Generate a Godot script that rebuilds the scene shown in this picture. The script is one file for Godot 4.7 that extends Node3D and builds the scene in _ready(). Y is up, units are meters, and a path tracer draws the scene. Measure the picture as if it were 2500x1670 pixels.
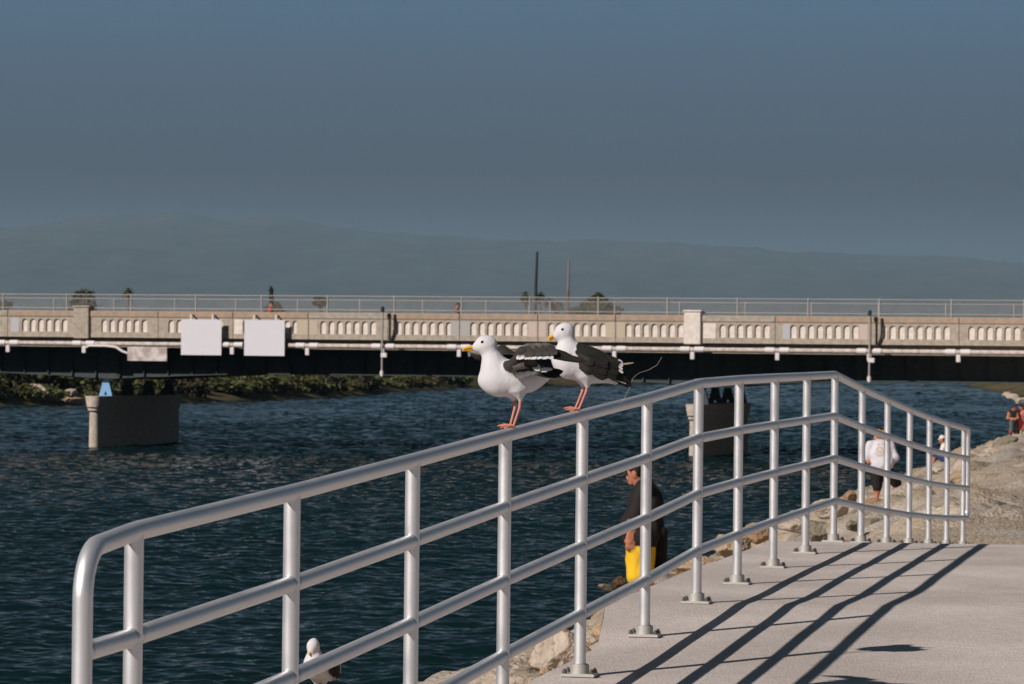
extends Node3D
# A fishing pier ramp above a river: aluminium railing with gulls, an old road bridge behind.
# Metres, y up, the water surface is y = 0, the camera looks along -z.

class Buf:
	var v := PackedVector3Array()
	var n := PackedVector3Array()
	var c := PackedColorArray()
	var ix := PackedInt32Array()
	func vert(p: Vector3, nn: Vector3, col: Color) -> int:
		v.append(p); n.append(nn); c.append(col)
		return v.size() - 1
	func face(a: int, b: int, d: int) -> void:   # winds the triangle clockwise as seen from the side its normals point to
		var g := (v[b] - v[a]).cross(v[d] - v[a])
		if g.dot(n[a] + n[b] + n[d]) > 0.0:
			ix.append(a); ix.append(d); ix.append(b)
		else:
			ix.append(a); ix.append(b); ix.append(d)
	func tri(a: Vector3, b: Vector3, d: Vector3, nn: Vector3, col := Color.WHITE) -> void:
		face(vert(a, nn, col), vert(b, nn, col), vert(d, nn, col))
	func quad(a: Vector3, b: Vector3, d: Vector3, e: Vector3, nn: Vector3, col := Color.WHITE) -> void:
		var i := vert(a, nn, col)
		vert(b, nn, col); vert(d, nn, col); vert(e, nn, col)
		face(i, i + 1, i + 2); face(i, i + 2, i + 3)
	func box(lo: Vector3, hi: Vector3, col := Color.WHITE, ch := 0.0) -> void:
		# a box with chamfered edges (ch metres)
		var ctr := (lo + hi) * 0.5
		var h := (hi - lo) * 0.5
		for ax in 3:
			for s in [-1.0, 1.0]:
				var nn := Vector3.ZERO
				nn[ax] = s
				var u := (ax + 1) % 3
				var w := (ax + 2) % 3
				var q := []
				for k in [[-1, -1], [1, -1], [1, 1], [-1, 1]]:
					var p := ctr
					p[ax] += s * h[ax]
					p[u] += k[0] * (h[u] - ch)
					p[w] += k[1] * (h[w] - ch)
					q.append(p)
				quad(q[0], q[1], q[2], q[3], nn, col)
		if ch <= 0.0:
			return
		for ax in 3:
			var u := (ax + 1) % 3
			var w := (ax + 2) % 3
			for su in [-1.0, 1.0]:
				for sw in [-1.0, 1.0]:
					var nn := Vector3.ZERO
					nn[u] = su; nn[w] = sw
					nn = nn.normalized()
					var a := ctr
					a[u] += su * h[u]; a[w] += sw * (h[w] - ch); a[ax] += -(h[ax] - ch)
					var b := ctr
					b[u] += su * (h[u] - ch); b[w] += sw * h[w]; b[ax] += -(h[ax] - ch)
					var a2 := a
					var b2 := b
					a2[ax] += 2.0 * (h[ax] - ch); b2[ax] += 2.0 * (h[ax] - ch)
					quad(a, b, b2, a2, nn, col)
		for sx in [-1.0, 1.0]:
			for sy in [-1.0, 1.0]:
				for sz in [-1.0, 1.0]:
					var s := Vector3(sx, sy, sz)
					var a := ctr + s * (h - Vector3(0, ch, ch))
					var b := ctr + s * (h - Vector3(ch, 0, ch))
					var d := ctr + s * (h - Vector3(ch, ch, 0))
					tri(a, b, d, s.normalized(), col)
	func tube(pts: PackedVector3Array, rad: PackedFloat32Array, sides: int, col := Color.WHITE, caps := true, squash := 1.0) -> void:
		var m := pts.size()
		var up := Vector3.UP
		var first := v.size()
		var t0 := (pts[1] - pts[0]).normalized()
		if absf(t0.dot(up)) > 0.95:
			up = Vector3.RIGHT
		var side := up.cross(t0).normalized()
		for i in m:
			var t := (pts[mini(i + 1, m - 1)] - pts[maxi(i - 1, 0)]).normalized()
			side = (side - t * side.dot(t)).normalized()
			var up2 := t.cross(side).normalized()
			for k in sides:
				var a := TAU * k / sides
				var d := side * cos(a) + up2 * sin(a)
				vert(pts[i] + side * cos(a) * rad[i] + up2 * sin(a) * rad[i] * squash, d, col)
		for i in m - 1:
			for k in sides:
				var a := first + i * sides + k
				var b := first + i * sides + (k + 1) % sides
				face(a, b, b + sides); face(a, b + sides, a + sides)
		if caps:
			for e in [0, m - 1]:
				var t := (pts[1] - pts[0]).normalized() * -1.0 if e == 0 else (pts[m - 1] - pts[m - 2]).normalized()
				var o := vert(pts[e], t, col)
				var f := v.size()
				for k in sides:
					vert(v[first + e * sides + k], t, col)
				for k in sides:
					face(o, f + k, f + (k + 1) % sides)
	func rod(a: Vector3, b: Vector3, r: float, sides := 8, col := Color.WHITE) -> void:
		tube(PackedVector3Array([a, b]), PackedFloat32Array([r, r]), sides, col)
	func grid(rows: int, cols: int, first: int) -> void:   # joins rows x cols vertices already added
		for r in rows - 1:
			for k in cols - 1:
				var a := first + r * cols + k
				face(a, a + 1, a + cols + 1); face(a, a + cols + 1, a + cols)
	func add(o: Buf, t := Transform3D.IDENTITY) -> void:
		var f := v.size()
		for i in o.v.size():
			vert(t * o.v[i], (t.basis * o.n[i]).normalized(), o.c[i])
		for i in o.ix:
			ix.append(f + i)
	func mesh() -> ArrayMesh:
		var arr := []
		arr.resize(Mesh.ARRAY_MAX)
		arr[Mesh.ARRAY_VERTEX] = v
		arr[Mesh.ARRAY_NORMAL] = n
		arr[Mesh.ARRAY_COLOR] = c
		arr[Mesh.ARRAY_INDEX] = ix
		var m := ArrayMesh.new()
		m.add_surface_from_arrays(Mesh.PRIMITIVE_TRIANGLES, arr)
		return m

# ---------------------------------------------------------------- bodies as smooth distance fields
class Field:
	var kind := PackedInt32Array()
	var pa := PackedVector3Array()
	var pb := PackedVector3Array()
	var ra := PackedFloat32Array()
	var rb := PackedFloat32Array()
	var bas: Array[Basis] = []
	var col := PackedColorArray()
	var k := 0.02
	var wob := 0.0            # folds of cloth or plumage: depth in metres
	var wob_noise: FastNoiseLite
	func fold(depth: float, per_metre: float, seed_: int) -> void:
		wob = depth
		wob_noise = FastNoiseLite.new()
		wob_noise.seed = seed_
		wob_noise.frequency = per_metre
		wob_noise.fractal_octaves = 2
	func cap(a: Vector3, b: Vector3, r0: float, r1: float, c: Color) -> void:
		kind.append(0); pa.append(a); pb.append(b); ra.append(r0); rb.append(r1); bas.append(Basis.IDENTITY); col.append(c)
	func ell(a: Vector3, r: Vector3, deg: Vector3, c: Color) -> void:
		kind.append(1); pa.append(a); pb.append(r); ra.append(0.0); rb.append(0.0)
		bas.append(Basis.from_euler(deg * PI / 180.0).inverse()); col.append(c)
	func one(i: int, p: Vector3) -> float:
		if kind[i] == 0:
			var ab := pb[i] - pa[i]
			var t := clampf((p - pa[i]).dot(ab) / maxf(ab.length_squared(), 1e-9), 0.0, 1.0)
			return (p - pa[i] - ab * t).length() - lerpf(ra[i], rb[i], t)
		var q := bas[i] * (p - pa[i])
		var r := pb[i]
		var k0 := (q / r).length()
		var k1 := (q / (r * r)).length()
		return k0 * (k0 - 1.0) / k1 if k1 > 1e-6 else -minf(r.x, minf(r.y, r.z))
	func dist(p: Vector3, use: PackedInt32Array) -> float:
		var d := 1e6
		for i in use:
			var e := one(i, p)
			var h := maxf(k - absf(d - e), 0.0) / k
			d = minf(d, e) - h * h * k * 0.25
		if wob > 0.0:
			d += wob * wob_noise.get_noise_3d(p.x, p.y * 0.6, p.z)
		return d
	func color_at(p: Vector3) -> Color:
		var best := 1e6
		var c := Color.WHITE
		for i in kind.size():
			var e := one(i, p)
			if e < best:
				best = e; c = col[i]
		return c
	func build(cell: float) -> Buf:
		var lo := Vector3(1e6, 1e6, 1e6)
		var hi := -lo
		var all := PackedInt32Array()
		for i in kind.size():
			all.append(i)
			if kind[i] == 0:
				var r := maxf(ra[i], rb[i])
				lo = lo.min(pa[i] - Vector3.ONE * r).min(pb[i] - Vector3.ONE * r)
				hi = hi.max(pa[i] + Vector3.ONE * r).max(pb[i] + Vector3.ONE * r)
			else:
				var r := maxf(pb[i].x, maxf(pb[i].y, pb[i].z))
				lo = lo.min(pa[i] - Vector3.ONE * r); hi = hi.max(pa[i] + Vector3.ONE * r)
		lo -= Vector3.ONE * cell * 3.0
		hi += Vector3.ONE * cell * 3.0
		var B := 5
		var bx := int(ceil((hi.x - lo.x) / (cell * B)))
		var by := int(ceil((hi.y - lo.y) / (cell * B)))
		var bz := int(ceil((hi.z - lo.z) / (cell * B)))
		var nx := bx * B + 1
		var ny := by * B + 1
		var nz := bz * B + 1
		var val := PackedFloat32Array()
		val.resize(nx * ny * nz)
		val.fill(1e9)
		var vid := PackedInt32Array()
		vid.resize(nx * ny * nz)
		vid.fill(-1)
		var hd := cell * B * 0.87
		var active := []
		for z in bz:
			for y in by:
				for x in bx:
					var ctr := lo + (Vector3(x, y, z) + Vector3.ONE * 0.5) * cell * B
					var ds := PackedFloat32Array()
					var dm := 1e6
					for i in all:
						var e := one(i, ctr)
						ds.append(e); dm = minf(dm, e)
					if dm - k * 0.5 > hd * 1.6:
						continue
					var full := dist(ctr, all)
					if full < -hd * 2.2:
						continue
					var use := PackedInt32Array()
					for i in all:
						if ds[i] < dm + 2.6 * hd + k:
							use.append(i)
					active.append([x * B, y * B, z * B])
					for zz in range(z * B, z * B + B + 1):
						for yy in range(y * B, y * B + B + 1):
							var at := (zz * ny + yy) * nx
							for xx in range(x * B, x * B + B + 1):
								if val[at + xx] > 1e8:
									val[at + xx] = dist(lo + Vector3(xx, yy, zz) * cell, use)
		var out := Buf.new()
		var sx := 1
		var sy := nx
		var sz := nx * ny
		var offs := [0, sx, sy, sx + sy, sz, sx + sz, sy + sz, sx + sy + sz]
		for b in active:
			for zz in range(b[2], b[2] + B):
				for yy in range(b[1], b[1] + B):
					for xx in range(b[0], b[0] + B):
						var at: int = (zz * ny + yy) * nx + xx
						var neg := 0
						for o in offs:
							if val[at + o] < 0.0:
								neg += 1
						if neg == 0 or neg == 8:
							continue
						var p := Vector3.ZERO
						var cnt := 0
						for e in 12:
							var ax := e / 4
							var m := e % 4
							var i0 := 0
							if ax == 0: i0 = (m & 1) * 2 + (m >> 1) * 4
							elif ax == 1: i0 = (m & 1) + (m >> 1) * 4
							else: i0 = (m & 1) + (m >> 1) * 2
							var i1 := i0 + (1 << ax)
							var v0 := val[at + offs[i0]]
							var v1 := val[at + offs[i1]]
							if (v0 < 0.0) == (v1 < 0.0):
								continue
							var q := Vector3(i0 & 1, (i0 >> 1) & 1, (i0 >> 2) & 1)
							q[ax] += v0 / (v0 - v1)
							p += q
							cnt += 1
						p /= cnt
						var g := Vector3(val[at + sx] + val[at + sx + sy] + val[at + sx + sz] + val[at + sx + sy + sz] - val[at] - val[at + sy] - val[at + sz] - val[at + sy + sz],
							val[at + sy] + val[at + sx + sy] + val[at + sy + sz] + val[at + sx + sy + sz] - val[at] - val[at + sx] - val[at + sz] - val[at + sx + sz],
							val[at + sz] + val[at + sx + sz] + val[at + sy + sz] + val[at + sx + sy + sz] - val[at] - val[at + sx] - val[at + sy] - val[at + sx + sy])
						var w := lo + (Vector3(xx, yy, zz) + p) * cell
						vid[at] = out.vert(w, g.normalized(), color_at(w))
		for b in active:
			for zz in range(b[2], b[2] + B):
				for yy in range(b[1], b[1] + B):
					for xx in range(b[0], b[0] + B):
						var at: int = (zz * ny + yy) * nx + xx
						if vid[at] < 0:
							continue
						for ax in 3:
							var s: int = [sx, sy, sz][ax]
							if (val[at] < 0.0) == (val[at + s] < 0.0):
								continue
							var u: int = [sy, sz, sx][ax]
							var w: int = [sz, sx, sy][ax]
							if at - u - w < 0:
								continue
							var a := vid[at]
							var b1 := vid[at - u]
							var c1 := vid[at - u - w]
							var d1 := vid[at - w]
							if b1 < 0 or c1 < 0 or d1 < 0:
								continue
							out.face(a, b1, c1); out.face(a, c1, d1)
		return out

# ---------------------------------------------------------------- scene helpers
var taken := {}
func numbered(called: String) -> String:
	var k: int = taken.get(called, 0)
	taken[called] = k + 1
	return called if k == 0 else "%s_%03d" % [called, k]
func tag(o: Node, label := "", category := "", group := "", kind := "") -> Node:
	if label: o.set_meta("label", label)
	if category: o.set_meta("category", category)
	if group: o.set_meta("group", group)
	if kind: o.set_meta("kind", kind)
	return o
func base(called: String, at := Vector3.ZERO, turn := 0.0) -> Node3D:
	var o := Node3D.new()
	o.name = numbered(called)
	add_child(o)
	o.position = at
	o.rotation.y = turn
	return o
func obj(called: String, m: Mesh, mat: Material, parent: Node = null, at := Vector3.ZERO) -> MeshInstance3D:
	var o := MeshInstance3D.new()
	o.mesh = m
	o.material_override = mat
	o.cast_shadow = GeometryInstance3D.SHADOW_CASTING_SETTING_ON
	if parent == null:
		o.name = numbered(called)
		add_child(o)
	else:
		o.name = called
		parent.add_child(o, true)
	o.position = at
	return o
func lin(r: float, g: float, b: float) -> Color:   # a linear base colour as an sRGB albedo
	return Color(r, g, b).linear_to_srgb()
func mat(c: Color, rough := 0.85, metal := 0.0, spec := 0.5, vcol := false) -> StandardMaterial3D:
	var m := StandardMaterial3D.new()
	m.albedo_color = c
	m.roughness = rough
	m.metallic = metal
	m.metallic_specular = spec
	m.vertex_color_use_as_albedo = vcol
	return m
func noise(seed_: int, freq: float, octaves := 4, type := FastNoiseLite.TYPE_SIMPLEX_SMOOTH) -> FastNoiseLite:
	var f := FastNoiseLite.new()
	f.seed = seed_
	f.frequency = freq
	f.noise_type = type
	f.fractal_octaves = octaves
	return f
func tex(seed_: int, freq: float, octaves: int, lo: Color, hi: Color, gain := 1.0, size := 512, type := FastNoiseLite.TYPE_SIMPLEX_SMOOTH, specks := 0, speck := Color.BLACK) -> ImageTexture:
	# a tiling colour texture between two linear colours; specks: small grains of another colour
	var im := noise(seed_, freq, octaves, type).get_seamless_image(size, size)
	im.convert(Image.FORMAT_L8)
	var d := im.get_data()
	var lut := []
	for i in 256:
		var t := clampf((i / 255.0 - 0.5) * gain + 0.5, 0.0, 1.0)
		var c := lo.lerp(hi, t).linear_to_srgb()
		lut.append([int(clampf(c.r, 0, 1) * 255.0), int(clampf(c.g, 0, 1) * 255.0), int(clampf(c.b, 0, 1) * 255.0)])
	var o := PackedByteArray()
	o.resize(size * size * 3)
	for i in d.size():
		var q: Array = lut[d[i]]
		o[i * 3] = q[0]; o[i * 3 + 1] = q[1]; o[i * 3 + 2] = q[2]
	var rng := RandomNumberGenerator.new()
	rng.seed = seed_ + 77
	var sc := speck.linear_to_srgb()
	for s in specks:
		var i := rng.randi_range(0, size * size - 1)
		var t := rng.randf_range(0.3, 1.0)
		var wide := rng.randi_range(1, 2)
		for dx in wide:
			for dy in wide:
				var j := (i + dx + dy * size) % (size * size)
				o[j * 3] = int(lerpf(o[j * 3], sc.r * 255.0, t)); o[j * 3 + 1] = int(lerpf(o[j * 3 + 1], sc.g * 255.0, t)); o[j * 3 + 2] = int(lerpf(o[j * 3 + 2], sc.b * 255.0, t))
	var img := Image.create_from_data(size, size, false, Image.FORMAT_RGB8, o)
	return ImageTexture.create_from_image(img)
func grey(seed_: int, freq: float, octaves := 4, size := 512, type := FastNoiseLite.TYPE_SIMPLEX_SMOOTH) -> ImageTexture:
	var im := noise(seed_, freq, octaves, type).get_seamless_image(size, size)
	return ImageTexture.create_from_image(im)
func surface(m: StandardMaterial3D, t: Texture2D, per_metre: float, bump: Texture2D = null, cm := 0.0) -> StandardMaterial3D:
	m.albedo_texture = t
	m.uv1_triplanar = true
	m.uv1_world_triplanar = true
	m.uv1_scale = Vector3.ONE * per_metre
	if bump:
		m.heightmap_enabled = true
		m.heightmap_texture = bump
		m.heightmap_scale = cm
	return m

# ---------------------------------------------------------------- the lie of the land
const POST_D := [9.39, 10.861, 12.332, 13.803, 15.274, 16.745, 18.216, 19.687, 21.158, 22.629, 24.1, 25.733, 27.366, 28.999, 30.632, 32.265, 33.898]
const POST_X := [-0.916, -0.615, -0.313, -0.02, 0.283, 0.59, 0.886, 1.164, 1.447, 1.736, 2.024, 2.345, 2.675, 3.003, 3.329, 3.657, 3.987]
const RAIL_Y := [3.552, 3.6, 3.656, 3.712, 3.768, 3.824, 3.885, 3.898, 3.906, 3.912, 3.92, 3.826, 3.736, 3.651, 3.573, 3.503, 3.44]
const RAIL_H := 1.067
func along(xs: Array, ys: Array, x: float) -> float:
	if x <= xs[0]:
		return ys[0]
	for i in range(1, xs.size()):
		if x <= xs[i]:
			return lerpf(ys[i - 1], ys[i], (x - xs[i - 1]) / (xs[i] - xs[i - 1]))
	return ys[-1]
func slab_y(d: float) -> float:
	return along([9.39, 18.2, 24.0, 33.9, 40.0], [2.483, 2.82, 2.853, 2.373, 2.12], d)
func slab_left(d: float) -> float:
	return along([2.0, 9.39, 15.23, 16.3, 18.1, 21.1, 23.5, 34.0, 36.0], [-2.5, -1.05, 0.115, 0.375, 0.452, 1.02, 1.53, 3.6, 4.2], d)
func shore_x(d: float) -> float:
	return along([0.0, 20.0, 40.0, 72.0, 110.0, 174.0, 300.0, 430.0], [-7.0, -5.5, -1.2, 3.3, 9.4, 20.9, 42.0, 60.0], d)
func bank_y(x: float, d: float) -> float:
	var top := along([9.4, 18.2, 24.0, 34.0, 40.0, 60.0, 300.0], [2.33, 2.66, 2.7, 2.22, 2.2, 2.3, 2.3], d)
	var t := x - shore_x(d)
	var y := t * along([0.0, 20.0, 40.0, 72.0], [0.52, 0.5, 0.45, 0.37], d)
	if d < 38.0:   # beside the ramp the riprap falls away from the poured edge
		top = minf(top, top - maxf(slab_left(d) - x, 0.0) * along([14.0, 22.0, 28.0, 37.0], [0.62, 0.58, 0.22, 0.0], d))
	var k := 0.5
	var h := maxf(k - absf(y - top), 0.0) / k
	return minf(y, top) - h * h * k * 0.25

var M := {}
func materials() -> void:
	M.aluminium = mat(lin(0.77, 0.755, 0.765), 0.52, 0.78)
	M.aluminium.roughness_texture = tex(5, 0.012, 4, Color(0.55, 0.55, 0.55), Color(1, 1, 1), 1.6, 256)   # handled and weathered patches
	M.aluminium.roughness_texture_channel = BaseMaterial3D.TEXTURE_CHANNEL_RED
	M.aluminium.uv1_triplanar = true
	M.aluminium.uv1_world_triplanar = true
	M.aluminium.uv1_scale = Vector3.ONE * 1.3
	M.cast = mat(lin(0.5, 0.48, 0.45), 0.6, 0.6)
	M.bolt = mat(lin(0.14, 0.13, 0.12), 0.5, 0.7)
	M.concrete = surface(mat(Color.WHITE, 0.9), tex(11, 0.03, 5, Color(0.5, 0.437, 0.405), Color(0.6, 0.533, 0.5), 1.2, 512, FastNoiseLite.TYPE_SIMPLEX_SMOOTH, 1300, Color(0.17, 0.15, 0.13)), 0.9, grey(12, 0.12, 3), 0.35)
	M.concrete.detail_enabled = true
	M.concrete.detail_albedo = tex(13, 0.01, 5, Color(0.76, 0.75, 0.74), Color(1, 1, 1), 1.7, 256)
	M.concrete.detail_blend_mode = BaseMaterial3D.BLEND_MODE_MUL
	M.concrete.detail_uv_layer = BaseMaterial3D.DETAIL_UV_2
	M.concrete.uv2_triplanar = true
	M.concrete.uv2_world_triplanar = true
	M.concrete.uv2_scale = Vector3.ONE * 0.23
	M.rock = surface(mat(Color.WHITE, 0.92, 0.0, 0.3, true), tex(21, 0.02, 5, Color(0.3, 0.25, 0.205), Color(0.5, 0.43, 0.37), 1.5, 512, FastNoiseLite.TYPE_SIMPLEX_SMOOTH, 1800, Color(0.12, 0.1, 0.08)), 1.1, grey(22, 0.03, 5), 2.2)
	M.bank = surface(mat(Color.WHITE, 0.95, 0.0, 0.2, true), tex(23, 0.03, 5, Color(0.36, 0.3, 0.24), Color(0.62, 0.53, 0.445), 1.4, 512, FastNoiseLite.TYPE_SIMPLEX_SMOOTH, 3000, Color(0.1, 0.085, 0.065)), 0.7, grey(24, 0.04, 5), 3.0)
	M.bank.detail_enabled = true
	M.bank.detail_albedo = tex(25, 0.012, 4, Color(0.78, 0.74, 0.68), Color(1, 1, 1), 2.0, 256)
	M.bank.detail_blend_mode = BaseMaterial3D.BLEND_MODE_MUL
	M.bank.detail_uv_layer = BaseMaterial3D.DETAIL_UV_2
	M.bank.uv2_triplanar = true
	M.bank.uv2_world_triplanar = true
	M.bank.uv2_scale = Vector3.ONE * 0.12
	M.old_concrete = surface(mat(Color.WHITE, 0.95), tex(31, 0.02, 5, Color(0.29, 0.24, 0.19), Color(0.42, 0.36, 0.3), 1.5), 0.35)
	M.stained = surface(mat(Color.WHITE, 0.95), tex(32, 0.02, 5, Color(0.29, 0.235, 0.185), Color(0.4, 0.27, 0.19), 2.4), 0.28)
	M.pale_paint = surface(mat(Color.WHITE, 0.9), tex(33, 0.03, 4, Color(0.6, 0.52, 0.465), Color(0.74, 0.67, 0.62), 1.6, 256), 0.5)
	M.patch_grey = mat(lin(0.36, 0.35, 0.34), 0.9)
	M.patch_cream = mat(lin(0.45, 0.38, 0.29), 0.9)
	M.patch_lilac = mat(lin(0.42, 0.41, 0.44), 0.9)
	M.patch_pink = mat(lin(0.5, 0.4, 0.35), 0.9)
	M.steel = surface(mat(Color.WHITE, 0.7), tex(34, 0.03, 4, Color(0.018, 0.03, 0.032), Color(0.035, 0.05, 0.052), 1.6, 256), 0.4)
	M.bearing_blue = mat(lin(0.16, 0.33, 0.55), 0.6)
	M.pipe = surface(mat(Color.WHITE, 0.7), tex(35, 0.03, 4, Color(0.34, 0.28, 0.23), Color(0.6, 0.52, 0.49), 2.2, 256), 0.5)
	M.coupling = mat(lin(0.62, 0.57, 0.57), 0.6)
	M.coupling_red = mat(lin(0.5, 0.16, 0.13), 0.6)
	M.galvanised = mat(lin(0.34, 0.32, 0.3), 0.6, 0.3)
	M.wire = mat(lin(0.4, 0.38, 0.36), 0.6, 0.4)
	M.white_sign = surface(mat(Color.WHITE, 0.6), tex(36, 0.02, 3, Color(0.585, 0.565, 0.61), Color(0.61, 0.59, 0.635), 1.0, 256), 0.6)
	M.dirty_sign = surface(mat(Color.WHITE, 0.8), tex(37, 0.025, 5, Color(0.34, 0.27, 0.24), Color(0.6, 0.55, 0.54), 2.2, 256), 0.3)
	M.black = mat(lin(0.015, 0.015, 0.015), 0.8)
	M.skinned = mat(Color.WHITE, 0.8, 0.0, 0.3, true)
	M.plumage = mat(Color.WHITE, 0.8, 0.0, 0.3, true)
	M.plumage.rim_enabled = true
	M.plumage.rim = 0.04
	M.leaf = mat(Color.WHITE, 0.8, 0.0, 0.2, true)
	M.bark = mat(lin(0.09, 0.07, 0.055), 0.95)
	M.land = surface(mat(Color.WHITE, 0.95, 0.0, 0.2, true), tex(41, 0.03, 5, Color(0.5, 0.46, 0.4), Color(1, 1, 1), 1.6, 256), 0.08)
	M.hill = surface(mat(Color.WHITE, 0.95, 0.0, 0.1), tex(42, 0.02, 5, Color(0.025, 0.035, 0.03), Color(0.05, 0.055, 0.045), 1.5, 256), 0.0006)
	M.pier = surface(mat(Color.WHITE, 0.95), tex(38, 0.03, 4, Color(0.36, 0.29, 0.24), Color(0.5, 0.43, 0.37), 1.5, 256), 0.5)
	M.water = mat(lin(0.003, 0.012, 0.014), 0.06, 0.0, 0.105)

func camera_and_light() -> void:
	var cam := Camera3D.new()
	cam.name = "camera"
	cam.position = Vector3(0, 3.95, 0)
	cam.rotation = Vector3(atan(50.0 / 9400.0), 0, deg_to_rad(0.63))
	cam.near = 0.5
	cam.far = 40000.0
	var lens := CameraAttributesPhysical.new()
	lens.frustum_focal_length = 135.07
	lens.frustum_focus_distance = 14.6
	lens.frustum_near = 0.5
	lens.frustum_far = 40000.0
	lens.exposure_aperture = 19.0
	cam.attributes = lens
	cam.fov = rad_to_deg(2.0 * atan(835.0 / 9400.0))
	add_child(cam)
	cam.make_current()
	var env := Environment.new()
	env.tonemap_mode = Environment.TONE_MAPPER_LINEAR
	env.tonemap_exposure = 1.0
	env.background_mode = Environment.BG_SKY
	var sky := Sky.new()
	# a clear sky: greyish haze at the horizon, bluer above it, deeper towards the zenith
	var im := Image.create(8, 1024, false, Image.FORMAT_RGBF)
	for r in 1024:
		var el := 90.0 - (r + 0.5) / 1024.0 * 180.0
		var c := Color()
		for k in 3:
			c[k] = along([0.0, 2.6, 4.0, 5.5, 10.0, 20.0, 45.0, 90.0], [[0.02, 0.025, 0.053, 0.07, 0.046, 0.028, 0.026, 0.023], [0.034, 0.036, 0.086, 0.136, 0.08, 0.055, 0.049, 0.043], [0.044, 0.047, 0.13, 0.212, 0.118, 0.083, 0.077, 0.068]][k], el)
		if el < 0.0:
			c = Color(0.04, 0.05, 0.06)
		for x in 8:
			im.set_pixel(x, r, c)
	var sm := PanoramaSkyMaterial.new()
	sm.panorama = ImageTexture.create_from_image(im)
	sky.sky_material = sm
	env.sky = sky
	env.fog_enabled = true
	env.fog_light_color = Color(0.54, 0.77, 1.0).linear_to_srgb()
	env.fog_density = 0.00003
	env.sdfgi_enabled = true
	env.ssao_enabled = true
	env.ssil_enabled = true
	var we := WorldEnvironment.new()
	we.name = "environment"
	we.environment = env
	add_child(we)
	var sun := DirectionalLight3D.new()
	sun.name = "sun"
	sun.light_energy = 1.6
	sun.light_color = Color(1.0, 0.965, 0.93)
	sun.light_angular_distance = 0.5
	sun.shadow_enabled = true
	sun.sky_mode = DirectionalLight3D.SKY_MODE_LIGHT_ONLY
	add_child(sun)
	sun.look_at_from_position(Vector3(-1.165, 1.043, 1.07) * 40.0, Vector3.ZERO)

# ---------------------------------------------------------------- water
var wk := PackedVector2Array()
var wa := PackedFloat32Array()
var wp := PackedFloat32Array()
func waves_setup() -> void:
	var rng := RandomNumberGenerator.new()
	rng.seed = 901
	for i in 34:
		var lam := 0.2 * pow(9.0, i / 33.0)
		var dir := rng.randfn(0.2, 0.7)
		var k := TAU / lam
		wk.append(Vector2(sin(dir), cos(dir)) * k)
		var slope := 0.068 * (1.0 if lam < 0.8 else pow(0.8 / lam, 0.9))
		wa.append(slope / k)
		wp.append(rng.randf() * TAU)
func river() -> void:
	waves_setup()
	var b := Buf.new()
	var gust := noise(77, 0.02, 3)
	for zone in [[40.0, 190.0, 0.00125, 300], [190.0, 1150.0, 0.0022, 210]]:
		var d: float = zone[0]
		var ds := PackedFloat32Array()
		while d < zone[1]:
			ds.append(d)
			d *= 1.0 + zone[2]
		ds.append(zone[1])
		var cols: int = zone[3]
		var first := b.v.size()
		for dd in ds:
			var half := 0.165 * dd + 2.0
			# waves shorter than the spacing of the sheet are left to the roughness
			var fade := clampf(1.0 + (dd - 80.0) / 130.0, 0.95, 2.3)
			for c in cols:
				var x := lerpf(-half, half, c / float(cols - 1))
				var z := -dd
				var g := (0.75 + 0.55 * gust.get_noise_2d(x * 1.0, z * 0.35)) * fade
				var h := 0.0
				var sx := 0.0
				var sz := 0.0
				for i in 34:
					var k := wk[i]
					var ph := k.x * x + k.y * z + wp[i]
					var co := cos(ph) * wa[i]
					h += sin(ph) * wa[i]
					sx += co * k.x
					sz += co * k.y
				b.vert(Vector3(x, h * g, z), Vector3(-sx * g, 1.0, -sz * g).normalized(), Color.WHITE)
		b.grid(ds.size(), cols, first)
	# the wide river to either side, more coarsely rippled
	var first2 := b.v.size()
	var nr := 300
	var nc := 230
	for r in nr:
		var z := lerpf(120.0, -1300.0, pow(r / float(nr - 1), 1.4))
		for c in nc:
			var x := lerpf(-520.0, 280.0, c / float(nc - 1))
			var sx := 0.0
			var sz := 0.0
			for i in range(0, 34, 2):
				var k := wk[i]
				var co := cos(k.x * x + k.y * z + wp[i]) * wa[i] * 1.4
				sx += co * k.x
				sz += co * k.y
			b.vert(Vector3(x, -0.2, z), Vector3(-sx, 1.0, -sz).normalized(), Color.WHITE)
	b.grid(nr, nc, first2)
	b.quad(Vector3(-4000, -0.3, 800), Vector3(300, -0.3, 800), Vector3(300, -0.3, -1320), Vector3(-4000, -0.3, -1320), Vector3.UP)
	tag(obj("water", b.mesh(), M.water), "dark blue rippled river water", "", "", "structure")

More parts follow.
